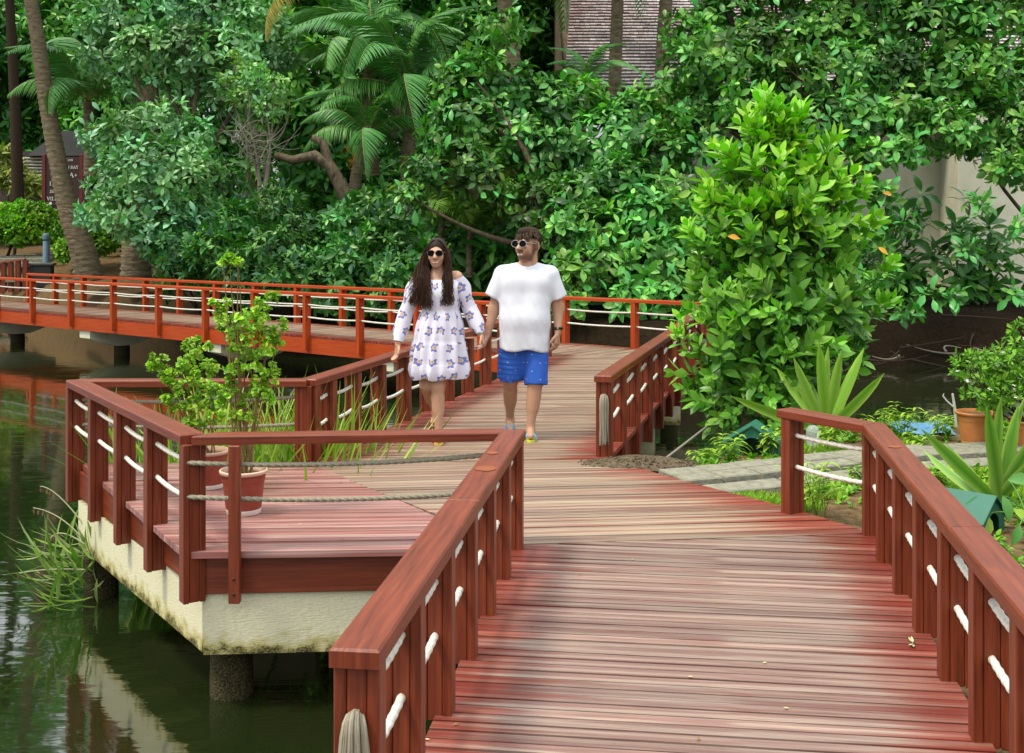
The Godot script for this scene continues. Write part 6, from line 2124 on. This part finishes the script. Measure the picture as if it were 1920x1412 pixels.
func make_man() -> void:
	var skin := Color(0.42, 0.24, 0.155)
	var t := thing("person", "person in a white T-shirt, blue shorts and pale sunglasses looking sideways, holding hands", "person", Vector3(0.066, 0, -9.5))
	var f := Field.new()
	f.k = 0.04
	f.bone(Vector3(-0.05, 0.92, 0), Vector3(0.12, 0.92, 0), 0.12, 0.12, 1.1)
	f.bone(Vector3(0.035, 0.95, 0.02), Vector3(0.045, 1.15, 0.01), 0.12, 0.12, 1.3)
	f.bone(Vector3(-0.05, 1.27, 0), Vector3(0.14, 1.27, 0), 0.108, 0.108, 1.2)
	f.bone(Vector3(0.05, 1.385, -0.01), Vector3(-0.135, 1.35, -0.01), 0.062, 0.058)
	f.bone(Vector3(0.05, 1.385, -0.01), Vector3(0.235, 1.35, -0.01), 0.062, 0.058)
	f.bone(Vector3(0.05, 1.36, -0.015), Vector3(0.062, 1.54, 0.0), 0.062, 0.058)
	f.bone(Vector3(-0.06, 0.9, 0), Vector3(-0.08, 0.47, -0.04), 0.1, 0.062)
	f.bone(Vector3(-0.08, 0.47, -0.04), Vector3(-0.083, 0.11, -0.26), 0.056, 0.034)
	f.bone(Vector3(-0.08, 0.38, -0.11), Vector3(-0.08, 0.28, -0.18), 0.054, 0.05)
	f.bone(Vector3(-0.083, 0.085, -0.28), Vector3(-0.08, 0.035, -0.1), 0.036, 0.028)
	f.bone(Vector3(0.12, 0.9, 0), Vector3(0.125, 0.47, 0.07), 0.1, 0.062)
	f.bone(Vector3(0.125, 0.47, 0.07), Vector3(0.085, 0.09, 0.09), 0.056, 0.034)
	f.bone(Vector3(0.118, 0.37, 0.055), Vector3(0.105, 0.26, 0.06), 0.054, 0.048)
	f.bone(Vector3(0.085, 0.06, 0.07), Vector3(0.085, 0.045, 0.23), 0.036, 0.024)
	f.bone(Vector3(-0.148, 1.345, 0), Vector3(-0.215, 1.06, -0.02), 0.06, 0.044)
	f.bone(Vector3(-0.215, 1.06, -0.02), Vector3(-0.272, 0.845, 0.03), 0.045, 0.028)
	f.bone(Vector3(0.253, 1.345, 0), Vector3(0.318, 1.07, -0.03), 0.06, 0.045)
	f.bone(Vector3(0.318, 1.07, -0.03), Vector3(0.312, 0.875, 0.05), 0.046, 0.029)
	var mb := MB.new()
	f.nets(mb, Vector3(-0.36, -0.02, -0.36), Vector3(0.42, 1.58, 0.32), 0.0135, func(_p: Vector3) -> Color: return skin)
	var hx := add_head(mb, Vector3(0.066, 1.592, 0.015), -0.7, -0.06, 1.1, true, skin)
	add_hand(mb, Vector3(-0.272, 0.845, 0.03), Vector3(-0.3, -0.9, 0.25), Vector3(0.1, -0.1, 1.0), 1.0, 0.9, skin)
	add_hand(mb, Vector3(0.312, 0.875, 0.05), Vector3(-0.12, -1.0, 0.1), Vector3(-0.5, 0.1, 0.9), 1.05, 0.35, skin)
	mb.col = Color(1, 1, 1)
	part("body", mb, M.skin, t)
	print("man body")

	# T-shirt
	var s := Field.new()
	s.k = 0.035
	s.bone(Vector3(-0.05, 1.28, 0), Vector3(0.14, 1.28, 0), 0.136, 0.136, 1.1)
	for q in [-1.0, 1.0]:
		s.bone(Vector3(0.035 + 0.062 * q, 0.66, 0.02), Vector3(0.04 + 0.058 * q, 0.98, 0.03), 0.146, 0.148, 1.1)
		s.bone(Vector3(0.04 + 0.058 * q, 0.98, 0.03), Vector3(0.045 + 0.09 * q, 1.26, 0.0), 0.148, 0.134, 1.1)
	s.bone(Vector3(0.05, 1.395, -0.005), Vector3(-0.135, 1.352, -0.005), 0.07, 0.072)
	s.bone(Vector3(0.05, 1.395, -0.005), Vector3(0.238, 1.352, -0.005), 0.07, 0.072)
	s.bone(Vector3(-0.145, 1.345, 0), Vector3(-0.222, 1.16, -0.01), 0.071, 0.078, 1.0, 1)
	s.bone(Vector3(0.25, 1.345, 0), Vector3(0.32, 1.15, -0.015), 0.071, 0.078, 1.0, 1)
	s.post = func(p: Vector3, d: float) -> float:
		var drape := noise.get_noise_3d((p.x + 0.35 * (p.y - 1.3)) * 1500.0, p.y * 170.0, p.z * 500.0)
		d += 0.0075 * drape * smoothstep(1.36, 1.1, p.y) + 0.004 * cloth_noise(p, 800.0, 40.0)
		d = maxf(d, 0.728 + 0.012 * sin(p.x * 22.0) - 0.05 * p.x - p.y)
		var q := (p - Vector3(0.057, 1.475, 0.03)) / Vector3(0.088, 0.062, 0.095)
		return maxf(d, (1.0 - q.length()) * 0.07)
	var ms := MB.new()
	s.nets(ms, Vector3(-0.38, 0.68, -0.24), Vector3(0.46, 1.5, 0.28), 0.0125)
	var white := mat(Color8(208, 211, 220), 0.85, 0.2)
	part("t_shirt", ms, white, t)
	# shorts
	var h := Field.new()
	h.k = 0.035
	h.bone(Vector3(-0.02, 0.85, 0.01), Vector3(0.1, 0.85, 0.01), 0.125, 0.125, 1.1)
	h.bone(Vector3(-0.06, 0.8, 0.0), Vector3(-0.08, 0.475, -0.03), 0.112, 0.106, 1.0, 1)
	h.bone(Vector3(0.13, 0.86, 0.0), Vector3(0.132, 0.44, 0.06), 0.112, 0.098, 1.0, 1)
	h.post = func(p: Vector3, d: float) -> float:
		var c := 0.0045 * sin(p.y * 150.0 + 14.0 * p.x + 3.0 * noise.get_noise_3dv(p * 260.0)) * smoothstep(0.05, -0.06, p.x)
		return d + c + 0.009 * cloth_noise(p, 500.0, 90.0)
	var mh := MB.new()
	h.nets(mh, Vector3(-0.25, 0.4, -0.2), Vector3(0.3, 1.05, 0.24), 0.0125)
	var dots := Image.create(128, 128, false, Image.FORMAT_RGB8)
	dots.fill(Color8(52, 92, 178))
	for c in [[30, 34], [92, 98]]:
		for y in range(-4, 5):
			for x in range(-4, 5):
				if x * x + y * y < 15:
					dots.set_pixel(c[0] + x, c[1] + y, Color8(216, 222, 236))
	part("shorts", mh, textured(ImageTexture.create_from_image(dots), 0.8, 0.2, Vector3.ONE * 7.5, true, null, 1.0, false), t)
	print("man clothes")
	# hair: a cap with locks over it
	var hair := Color(0.03, 0.019, 0.012)
	var hf := Field.new()
	hf.k = 0.012
	hf.ball(Vector3(0, 0.048, -0.026), Vector3(0.083, 0.092, 0.098))
	hf.ball(Vector3(0, 0.09, 0.03), Vector3(0.066, 0.045, 0.06))
	hf.post = func(p: Vector3, d: float) -> float:
		d += 0.004 * noise.get_noise_3d(p.x * 900.0, p.y * 300.0, p.z * 500.0)
		return maxf(d, maxf(0.048 - p.y - maxf(0.0, -p.z - 0.01) * 1.6 , -0.075 - p.y) if p.z > -0.06 else -0.075 - p.y)
	var mr := MB.new()
	hf.nets(mr, Vector3(-0.11, -0.1, -0.15), Vector3(0.11, 0.17, 0.13), 0.006, func(_p: Vector3) -> Color: return hair, hx)
	var r := RandomNumberGenerator.new()
	r.seed = 12
	for k in 130:
		var a := r.randf_range(-1.5, 1.5)
		var y0 := r.randf_range(0.07, 0.135)
		var q := sqrt(maxf(0.05, 1.0 - pow((y0 - 0.04) / 0.105, 2.0)))
		var b := Vector3(sin(a) * 0.082 * q, y0, cos(a) * 0.098 * q - 0.018)
		var o := Vector3(sin(a + 0.5) * 0.03, -0.05 * (1.0 if absf(a) < 0.8 else 0.8) + r.randf_range(-0.01, 0.01), cos(a) * 0.026)
		mr.col = hair.lerp(Color(0.12, 0.085, 0.05), r.randf() * 0.4)
		mr.tube([hx * b, hx * (b + o * 0.5 + Vector3(sin(a), 0.2, cos(a)) * 0.014), hx * (b + o)], [0.008, 0.0075, 0.002], 5)
	part("hair", mr, vmat(0.6, 0.2), t)
	shades(t, hx, Color(0.36, 0.34, 0.32), 0.95)
	# watch
	var mw := MB.new()
	mw.lathe(Vector3.ZERO, [Vector2(0.029, -0.013), Vector2(0.034, -0.012), Vector2(0.034, 0.012), Vector2(0.029, 0.013)], 20)
	mw.lathe(Vector3(0.022, 0, 0.024), [Vector2(0.001, 0.01), Vector2(0.022, 0.008), Vector2(0.022, -0.008), Vector2(0.001, -0.01)], 14)
	part("watch", mw, mat(Color8(22, 22, 24), 0.4), t, Transform3D(Basis(Vector3.BACK, 0.05) * Basis(Vector3.RIGHT, -0.35), Vector3(0.313, 0.9, 0.04)))
	sandal(t, Vector3(0.087, 0.018, 0.25), Vector3(0.085, 0.018, 0.03), Color8(196, 200, 60), Color8(120, 160, 186))
	sandal(t, Vector3(-0.08, 0.018, -0.08), Vector3(-0.083, 0.045, -0.31), Color8(196, 200, 60), Color8(120, 160, 186))


func dress_tex() -> ImageTexture:
	var w := 512
	var im := Image.create(w, w, false, Image.FORMAT_RGB8)
	im.fill(Color8(214, 212, 226))
	var r := RandomNumberGenerator.new()
	r.seed = 77
	var blue := Color8(98, 106, 180)
	for j in 5:
		for k in 5:
			var c := Vector2(k * 102 + (51 if j % 2 else 0) + r.randi_range(-10, 10), j * 102 + 50 + r.randi_range(-10, 10))
			var turn := r.randf() * TAU
			var sz := r.randf_range(29.0, 37.0)
			for y in range(-48, 49):
				for x in range(-48, 49):
					var p := Vector2(x, y)
					var a := p.angle() + turn
					var d := p.length()
					var edge := sz * (0.84 + 0.14 * cos(a * 6.0))
					var col := Color(0, 0, 0, 0)
					if d < 10.0:
						col = Color8(196, 158, 92)
					elif d < sz * 0.4:
						col = Color8(206, 204, 230)
					elif d < edge and (cos(a * 1.0) > -0.72):
						col = blue.lerp(Color8(140, 132, 158), 0.5 + 0.5 * sin(a * 3.0 + turn)) if (x + y) % 7 != 0 else Color8(140, 146, 206)
					if col.a > 0.0:
						im.set_pixel(posmod(int(c.x) + x, w), posmod(int(c.y) + y, w), col)
	return ImageTexture.create_from_image(im)


func make_woman() -> void:
	var skin := Color(0.46, 0.265, 0.175)
	var t := thing("person", "person in a white dress with blue flower print, long dark hair, one leg stepping back", "person", Vector3(-0.6, 0, -9.35))
	var f := Field.new()
	f.k = 0.035
	f.bone(Vector3(-0.06, 0.88, 0), Vector3(0.06, 0.88, 0), 0.11, 0.11, 1.15)
	f.bone(Vector3(0.005, 1.0, 0.01), Vector3(0.005, 1.12, 0.01), 0.112, 0.112, 1.2)
	f.bone(Vector3(-0.05, 1.23, 0.01), Vector3(0.06, 1.23, 0.01), 0.1, 0.1, 1.15)
	f.bone(Vector3(-0.13, 1.33, -0.01), Vector3(0.14, 1.33, -0.01), 0.05, 0.05)
	f.bone(Vector3(0.0, 1.32, -0.015), Vector3(-0.008, 1.46, 0.0), 0.05, 0.045)
	f.bone(Vector3(0.05, 0.86, 0), Vector3(0.0, 0.46, 0.09), 0.088, 0.055)
	f.bone(Vector3(0.0, 0.46, 0.09), Vector3(0.008, 0.09, 0.1), 0.051, 0.031)
	f.bone(Vector3(0.0, 0.36, 0.07), Vector3(0.003, 0.26, 0.075), 0.052, 0.045)
	f.bone(Vector3(0.008, 0.06, 0.08), Vector3(0.012, 0.04, 0.22), 0.033, 0.022)
	f.bone(Vector3(-0.06, 0.86, 0), Vector3(-0.095, 0.46, 0.03), 0.088, 0.055)
	f.bone(Vector3(-0.095, 0.46, 0.03), Vector3(-0.045, 0.2, -0.3), 0.051, 0.031)
	f.bone(Vector3(-0.085, 0.4, -0.07), Vector3(-0.07, 0.32, -0.16), 0.05, 0.044)
	f.bone(Vector3(-0.045, 0.19, -0.32), Vector3(-0.04, 0.04, -0.24), 0.032, 0.024)
	f.bone(Vector3(0.15, 1.33, 0), Vector3(0.25, 1.08, -0.02), 0.047, 0.037)
	f.bone(Vector3(0.25, 1.08, -0.02), Vector3(0.348, 0.872, 0.03), 0.037, 0.024)
	f.bone(Vector3(-0.15, 1.33, 0), Vector3(-0.265, 1.04, 0.0), 0.047, 0.037)
	f.bone(Vector3(-0.265, 1.04, 0.0), Vector3(-0.325, 0.8, 0.06), 0.037, 0.024)
	var mb := MB.new()
	f.nets(mb, Vector3(-0.38, -0.02, -0.38), Vector3(0.4, 1.5, 0.28), 0.0135, func(_p: Vector3) -> Color: return skin)
	var hx := add_head(mb, Vector3(-0.012, 1.522, 0.015), -0.08, -0.02, 0.92, false, skin)
	add_hand(mb, Vector3(0.348, 0.872, 0.03), Vector3(0.25, -0.9, 0.1), Vector3(-0.1, -0.1, 1.0), 0.9, 0.9, skin)
	add_hand(mb, Vector3(-0.325, 0.8, 0.06), Vector3(-0.06, -1.0, 0.05), Vector3(0.5, 0.0, 0.85), 0.92, 0.35, skin)
	part("body", mb, M.skin, t)
	print("woman body")

	# dress: gathered bodice and a tiered skirt, one gathered sheet
	var fabric := textured(dress_tex(), 0.8, 0.2)
	fabric.backlight_enabled = true
	fabric.backlight = Color(0.35, 0.35, 0.38)
	var rows := [[1.315, 0.0, 0.178, 0.085], [1.29, 0.005, 0.19, 0.105], [1.25, 0.01, 0.185, 0.13], [1.2, 0.012, 0.172, 0.14], [1.13, 0.015, 0.16, 0.13], [1.075, 0.016, 0.15, 0.122], [1.06, 0.016, 0.15, 0.122], [1.03, 0.014, 0.168, 0.137], [0.95, 0.01, 0.187, 0.152], [0.86, 0.006, 0.198, 0.163], [0.815, 0.004, 0.2, 0.165], [0.805, 0.004, 0.208, 0.172], [0.75, 0.0, 0.218, 0.18], [0.68, 0.0, 0.224, 0.186], [0.645, 0.0, 0.224, 0.187], [0.635, 0.0, 0.23, 0.193], [0.58, -0.002, 0.236, 0.2], [0.535, -0.003, 0.226, 0.194], [0.515, -0.004, 0.215, 0.184]]
	var md := MB.new()
	var fine := []
	for k in rows.size() - 1:
		var m := maxi(1, int((rows[k][0] - rows[k + 1][0]) / 0.018))
		for q in m:
			var row := []
			for c in 4:
				row.append(lerpf(rows[k][c], rows[k + 1][c], float(q) / m))
			fine.append(row)
	fine.append(rows[-1])
	var sides := 110
	var grid := []
	for k in fine.size():
		var row = fine[k]
		var y: float = row[0]
		var line := []
		for q in sides:
			var a := TAU * q / sides
			var amp := 0.006 if y > 1.06 else lerpf(0.008, 0.03, clampf((1.06 - y) / 0.5, 0.0, 1.0))
			var fold := amp * (sin(a * 15.0 + 1.3 * sin(a * 3.0) + y * 2.0) * 0.6 + sin(a * 9.0 + y * 5.0 + 2.0) * 0.5 + 0.5 * noise.get_noise_2d(cos(a) * 160.0, sin(a) * 160.0 + y * 60.0))
			var rr := 1.0 + fold / 0.19
			line.append(Vector3(row[1] + cos(a) * row[2] * rr, y + (0.008 * sin(a * 7.0) if y < 0.6 else 0.0), sin(a) * row[3] * rr + 0.005))
		grid.append(line)
	for k in grid.size():
		for q in sides + 1:
			var j := q % sides
			var p: Vector3 = grid[k][j]
			var dx: Vector3 = grid[k][(j + 1) % sides] - grid[k][(j - 1 + sides) % sides]
			var dy: Vector3 = grid[mini(k + 1, grid.size() - 1)][j] - grid[maxi(k - 1, 0)][j]
			md.vert(p, dx.cross(dy).normalized() * (1.0 if dx.cross(dy).dot(Vector3(p.x, 0, p.z)) > 0 else -1.0), Vector2(2.2 * q / sides, (1.32 - p.y) * 1.65))
			if k > 0 and q > 0:
				var e := k * (sides + 1) + q
				md.tri(e, e - sides - 1, e - 1)
				md.tri(e - 1, e - sides - 1, e - sides - 2)
	part("dress", md, fabric, t)
	# sleeves
	for sd in [[Vector3(0.15, 1.325, 0), Vector3(0.2, 1.2, -0.01), Vector3(0.25, 1.085, -0.02), Vector3(0.3, 0.98, 0.005), Vector3(0.342, 0.885, 0.027)], [Vector3(-0.15, 1.325, 0), Vector3(-0.21, 1.18, 0.0), Vector3(-0.265, 1.045, 0.0), Vector3(-0.3, 0.92, 0.03), Vector3(-0.322, 0.815, 0.057)]]:
		var cv := Curve3D.new()
		for p in sd:
			cv.add_point(p)
		var ln := cv.get_baked_length()
		var ml := MB.new()
		var m := 34
		var k0 := 0
		for k in m + 1:
			var u := float(k) / m
			var p := cv.sample_baked(ln * u)
			var tn := (cv.sample_baked(minf(ln, ln * u + 0.02)) - cv.sample_baked(maxf(0, ln * u - 0.02))).normalized()
			var x := tn.cross(Vector3(0, 0, 1)).normalized()
			var y := tn.cross(x)
			var r := 0.058 + 0.02 * sin(minf(u * 2.6, 1.0) * PI) + 0.008 * sin(clampf((u - 0.4) / 0.6, 0.0, 1.0) * PI) - 0.016 * smoothstep(0.85, 0.97, u) - 0.004 * u
			for q in 29:
				var a := TAU * (q % 28) / 28.0
				var rr := r * (1.0 + 0.05 * sin(a * 6.0 + u * 9.0) + 0.08 * noise.get_noise_2d(u * 300.0, cos(a) * 60.0 + 9.0 * sin(a)))
				var nn := x * cos(a) + y * sin(a)
				ml.vert(p + nn * rr, nn, Vector2(0.5 * q / 28.0, u * ln * 1.5))
				if k > 0 and q > 0:
					var e := k * 29 + q
					ml.tri(e, e - 29, e - 1)
					ml.tri(e - 1, e - 29, e - 30)
		part("sleeve", ml, fabric, t)
	# hair
	var hair := Color(0.02, 0.012, 0.009)
	var hf := Field.new()
	hf.k = 0.015
	hf.ball(Vector3(0, 0.042, -0.026), Vector3(0.09, 0.103, 0.102))
	hf.ball(Vector3(0, -0.09, -0.075), Vector3(0.09, 0.14, 0.055))
	hf.post = func(p: Vector3, d: float) -> float:
		d += 0.004 * noise.get_noise_3d(p.x * 900.0, p.y * 200.0, p.z * 500.0)
		return maxf(d, (Vector2(p.x * 1.15 - 0.008, (p.y + 0.03) * 0.72).length() * -1.0 + 0.066) if p.z > 0.0 else -1.0)
	var mr := MB.new()
	hf.nets(mr, Vector3(-0.12, -0.26, -0.16), Vector3(0.12, 0.17, 0.1), 0.0065, func(_p: Vector3) -> Color: return hair, hx)
	var r := RandomNumberGenerator.new()
	r.seed = 21
	for k in 950:
		var s := -1.0 if r.randf() < 0.68 else 1.0
		var u := r.randf()
		var q := r.randf()
		var p0 := hx * Vector3(s * lerpf(0.012, 0.07, u), 0.125 - 0.05 * u * u, lerpf(0.045, -0.06, q))
		var p1 := hx * Vector3(s * lerpf(0.074, 0.105, u), 0.04, lerpf(0.035, -0.07, q))
		var p2 := hx * Vector3(s * (lerpf(0.076, 0.125, u) + (0.04 * u if s < 0 else 0.0)), -0.1, lerpf(0.045, -0.06, q))
		var e: Vector3
		if s < 0.0:
			e = Vector3(lerpf(-0.055, -0.245, u) + r.randf_range(-0.02, 0.02), r.randf_range(1.06, 1.2) + 0.05 * u, lerpf(0.165, 0.06, u) + r.randf_range(-0.02, 0.01))
		else:
			e = Vector3(lerpf(0.045, 0.11, u) + r.randf_range(-0.015, 0.015), r.randf_range(1.1, 1.22), lerpf(0.165, 0.12, u) + r.randf_range(-0.015, 0.01))
		var p3 := Vector3(lerpf(p2.x, e.x, 0.5), lerpf(p2.y, e.y, 0.45), maxf(lerpf(p2.z, e.z, 0.6), 0.1 if u < 0.6 else 0.03))
		var cv := Curve3D.new()
		var pp := [p0, p1, p2, p3, e]
		for j in 5:
			var tn: Vector3 = (pp[mini(j + 1, 4)] - pp[maxi(j - 1, 0)]) * 0.16
			cv.add_point(pp[j], -tn, tn)
		var ln := cv.get_baked_length()
		var path := []
		var rad := []
		var ph := r.randf() * TAU
		for j in 13:
			var v := j / 12.0
			path.append(cv.sample_baked(ln * v) + Vector3(sin(v * 14.0 + ph), 0, cos(v * 12.0 + ph)) * 0.019 * v)
			rad.append(lerpf(0.0033, 0.0011, v * v))
		mr.col = hair.lerp(Color(0.11, 0.05, 0.025), r.randf() * (0.9 if s < 0 and u > 0.6 else 0.4))
		mr.tube(path, rad, 4)
	part("hair", mr, vmat(0.55, 0.25), t)
	shades(t, hx, Color(0.1, 0.08, 0.06), 1.0)
	# things on the wrists
	var mw := MB.new()
	mw.tube([Vector3(0.02, 0, 0), Vector3(0, 0, 0.024), Vector3(-0.02, 0, 0), Vector3(0, 0, -0.024), Vector3(0.02, 0, 0)], [0.012, 0.012, 0.012, 0.012, 0.012], 8)
	tag(part("wrist_band", mw, mat(Color8(222, 122, 104), 0.8), t, Transform3D(Basis(Vector3.BACK, -0.2), Vector3(-0.326, 0.808, 0.058))), "coral hair band on the wrist")
	mw = MB.new()
	mw.lathe(Vector3.ZERO, [Vector2(0.026, -0.008), Vector2(0.031, -0.007), Vector2(0.031, 0.007), Vector2(0.026, 0.008)], 20)
	var steel := mat(Color8(190, 192, 190), 0.3)
	steel.metallic = 0.8
	part("watch", mw, steel, t, Transform3D(Basis(Vector3.BACK, 0.42), Vector3(0.345, 0.884, 0.028)))
	sandal(t, Vector3(0.014, 0.018, 0.24), Vector3(0.008, 0.018, 0.04), Color8(206, 164, 92), Color8(118, 62, 40))
	sandal(t, Vector3(-0.04, 0.018, -0.22), Vector3(-0.047, 0.17, -0.37), Color8(206, 164, 92), Color8(118, 62, 40))


func _ready() -> void:
	rng.seed = 20240611
	noise.seed = 3
	noise.frequency = 0.01
	noise.fractal_octaves = 3

	# camera: a level lens shifted down, as the upright posts of the photograph show
	var cam := Camera3D.new()
	cam.name = "camera"
	add_child(cam)
	cam.position = Vector3(0, 1.68, 0)
	var near := 0.1
	cam.projection = Camera3D.PROJECTION_FRUSTUM
	cam.near = near
	cam.far = 400.0
	cam.size = near * 1412.0 / 2150.0
	cam.frustum_offset = Vector2(0, -near * 266.0 / 2150.0)
	cam.current = true

	# bright overcast sky, brightest overhead, and a veiled high sun beyond the lagoon 
	var sky := ProceduralSkyMaterial.new()
	sky.sky_top_color = Color(0.97, 0.985, 1.0)
	sky.sky_horizon_color = Color(0.36, 0.37, 0.36)
	sky.sky_curve = 0.35
	sky.ground_bottom_color = Color(0.16, 0.18, 0.14)
	sky.ground_horizon_color = Color(0.3, 0.32, 0.3)
	sky.sun_angle_max = 1.0
	var env := Environment.new()
	env.background_mode = Environment.BG_SKY
	env.sky = Sky.new()
	env.sky.sky_material = sky
	env.background_energy_multiplier = 1.0
	env.tonemap_mode = Environment.TONE_MAPPER_LINEAR
	env.tonemap_exposure = 2.6
	env.sdfgi_enabled = true
	env.ssao_enabled = true
	env.ssil_enabled = true
	var we := WorldEnvironment.new()
	we.name = "environment"
	we.environment = env
	add_child(we)
	var sun := DirectionalLight3D.new()
	sun.name = "sun"
	add_child(sun)
	sun.light_energy = 0.42
	sun.light_color = Color(1.0, 0.96, 0.88)
	sun.light_angular_distance = 10.0
	sun.shadow_enabled = true
	sun.look_at_from_position(Vector3(-6.5, 13, 3), Vector3.ZERO)

	make_materials()
	print("materials")
	make_ground()
	print("ground")
	make_walkway()
	make_bridge()
	print("walkway")
	make_leaves()
	make_bank()
	print("bank")
	make_bush()
	make_pots()
	make_garden()
	make_reeds()
	make_litter()
	print("garden")
	make_man()
	make_woman()
	print("people")
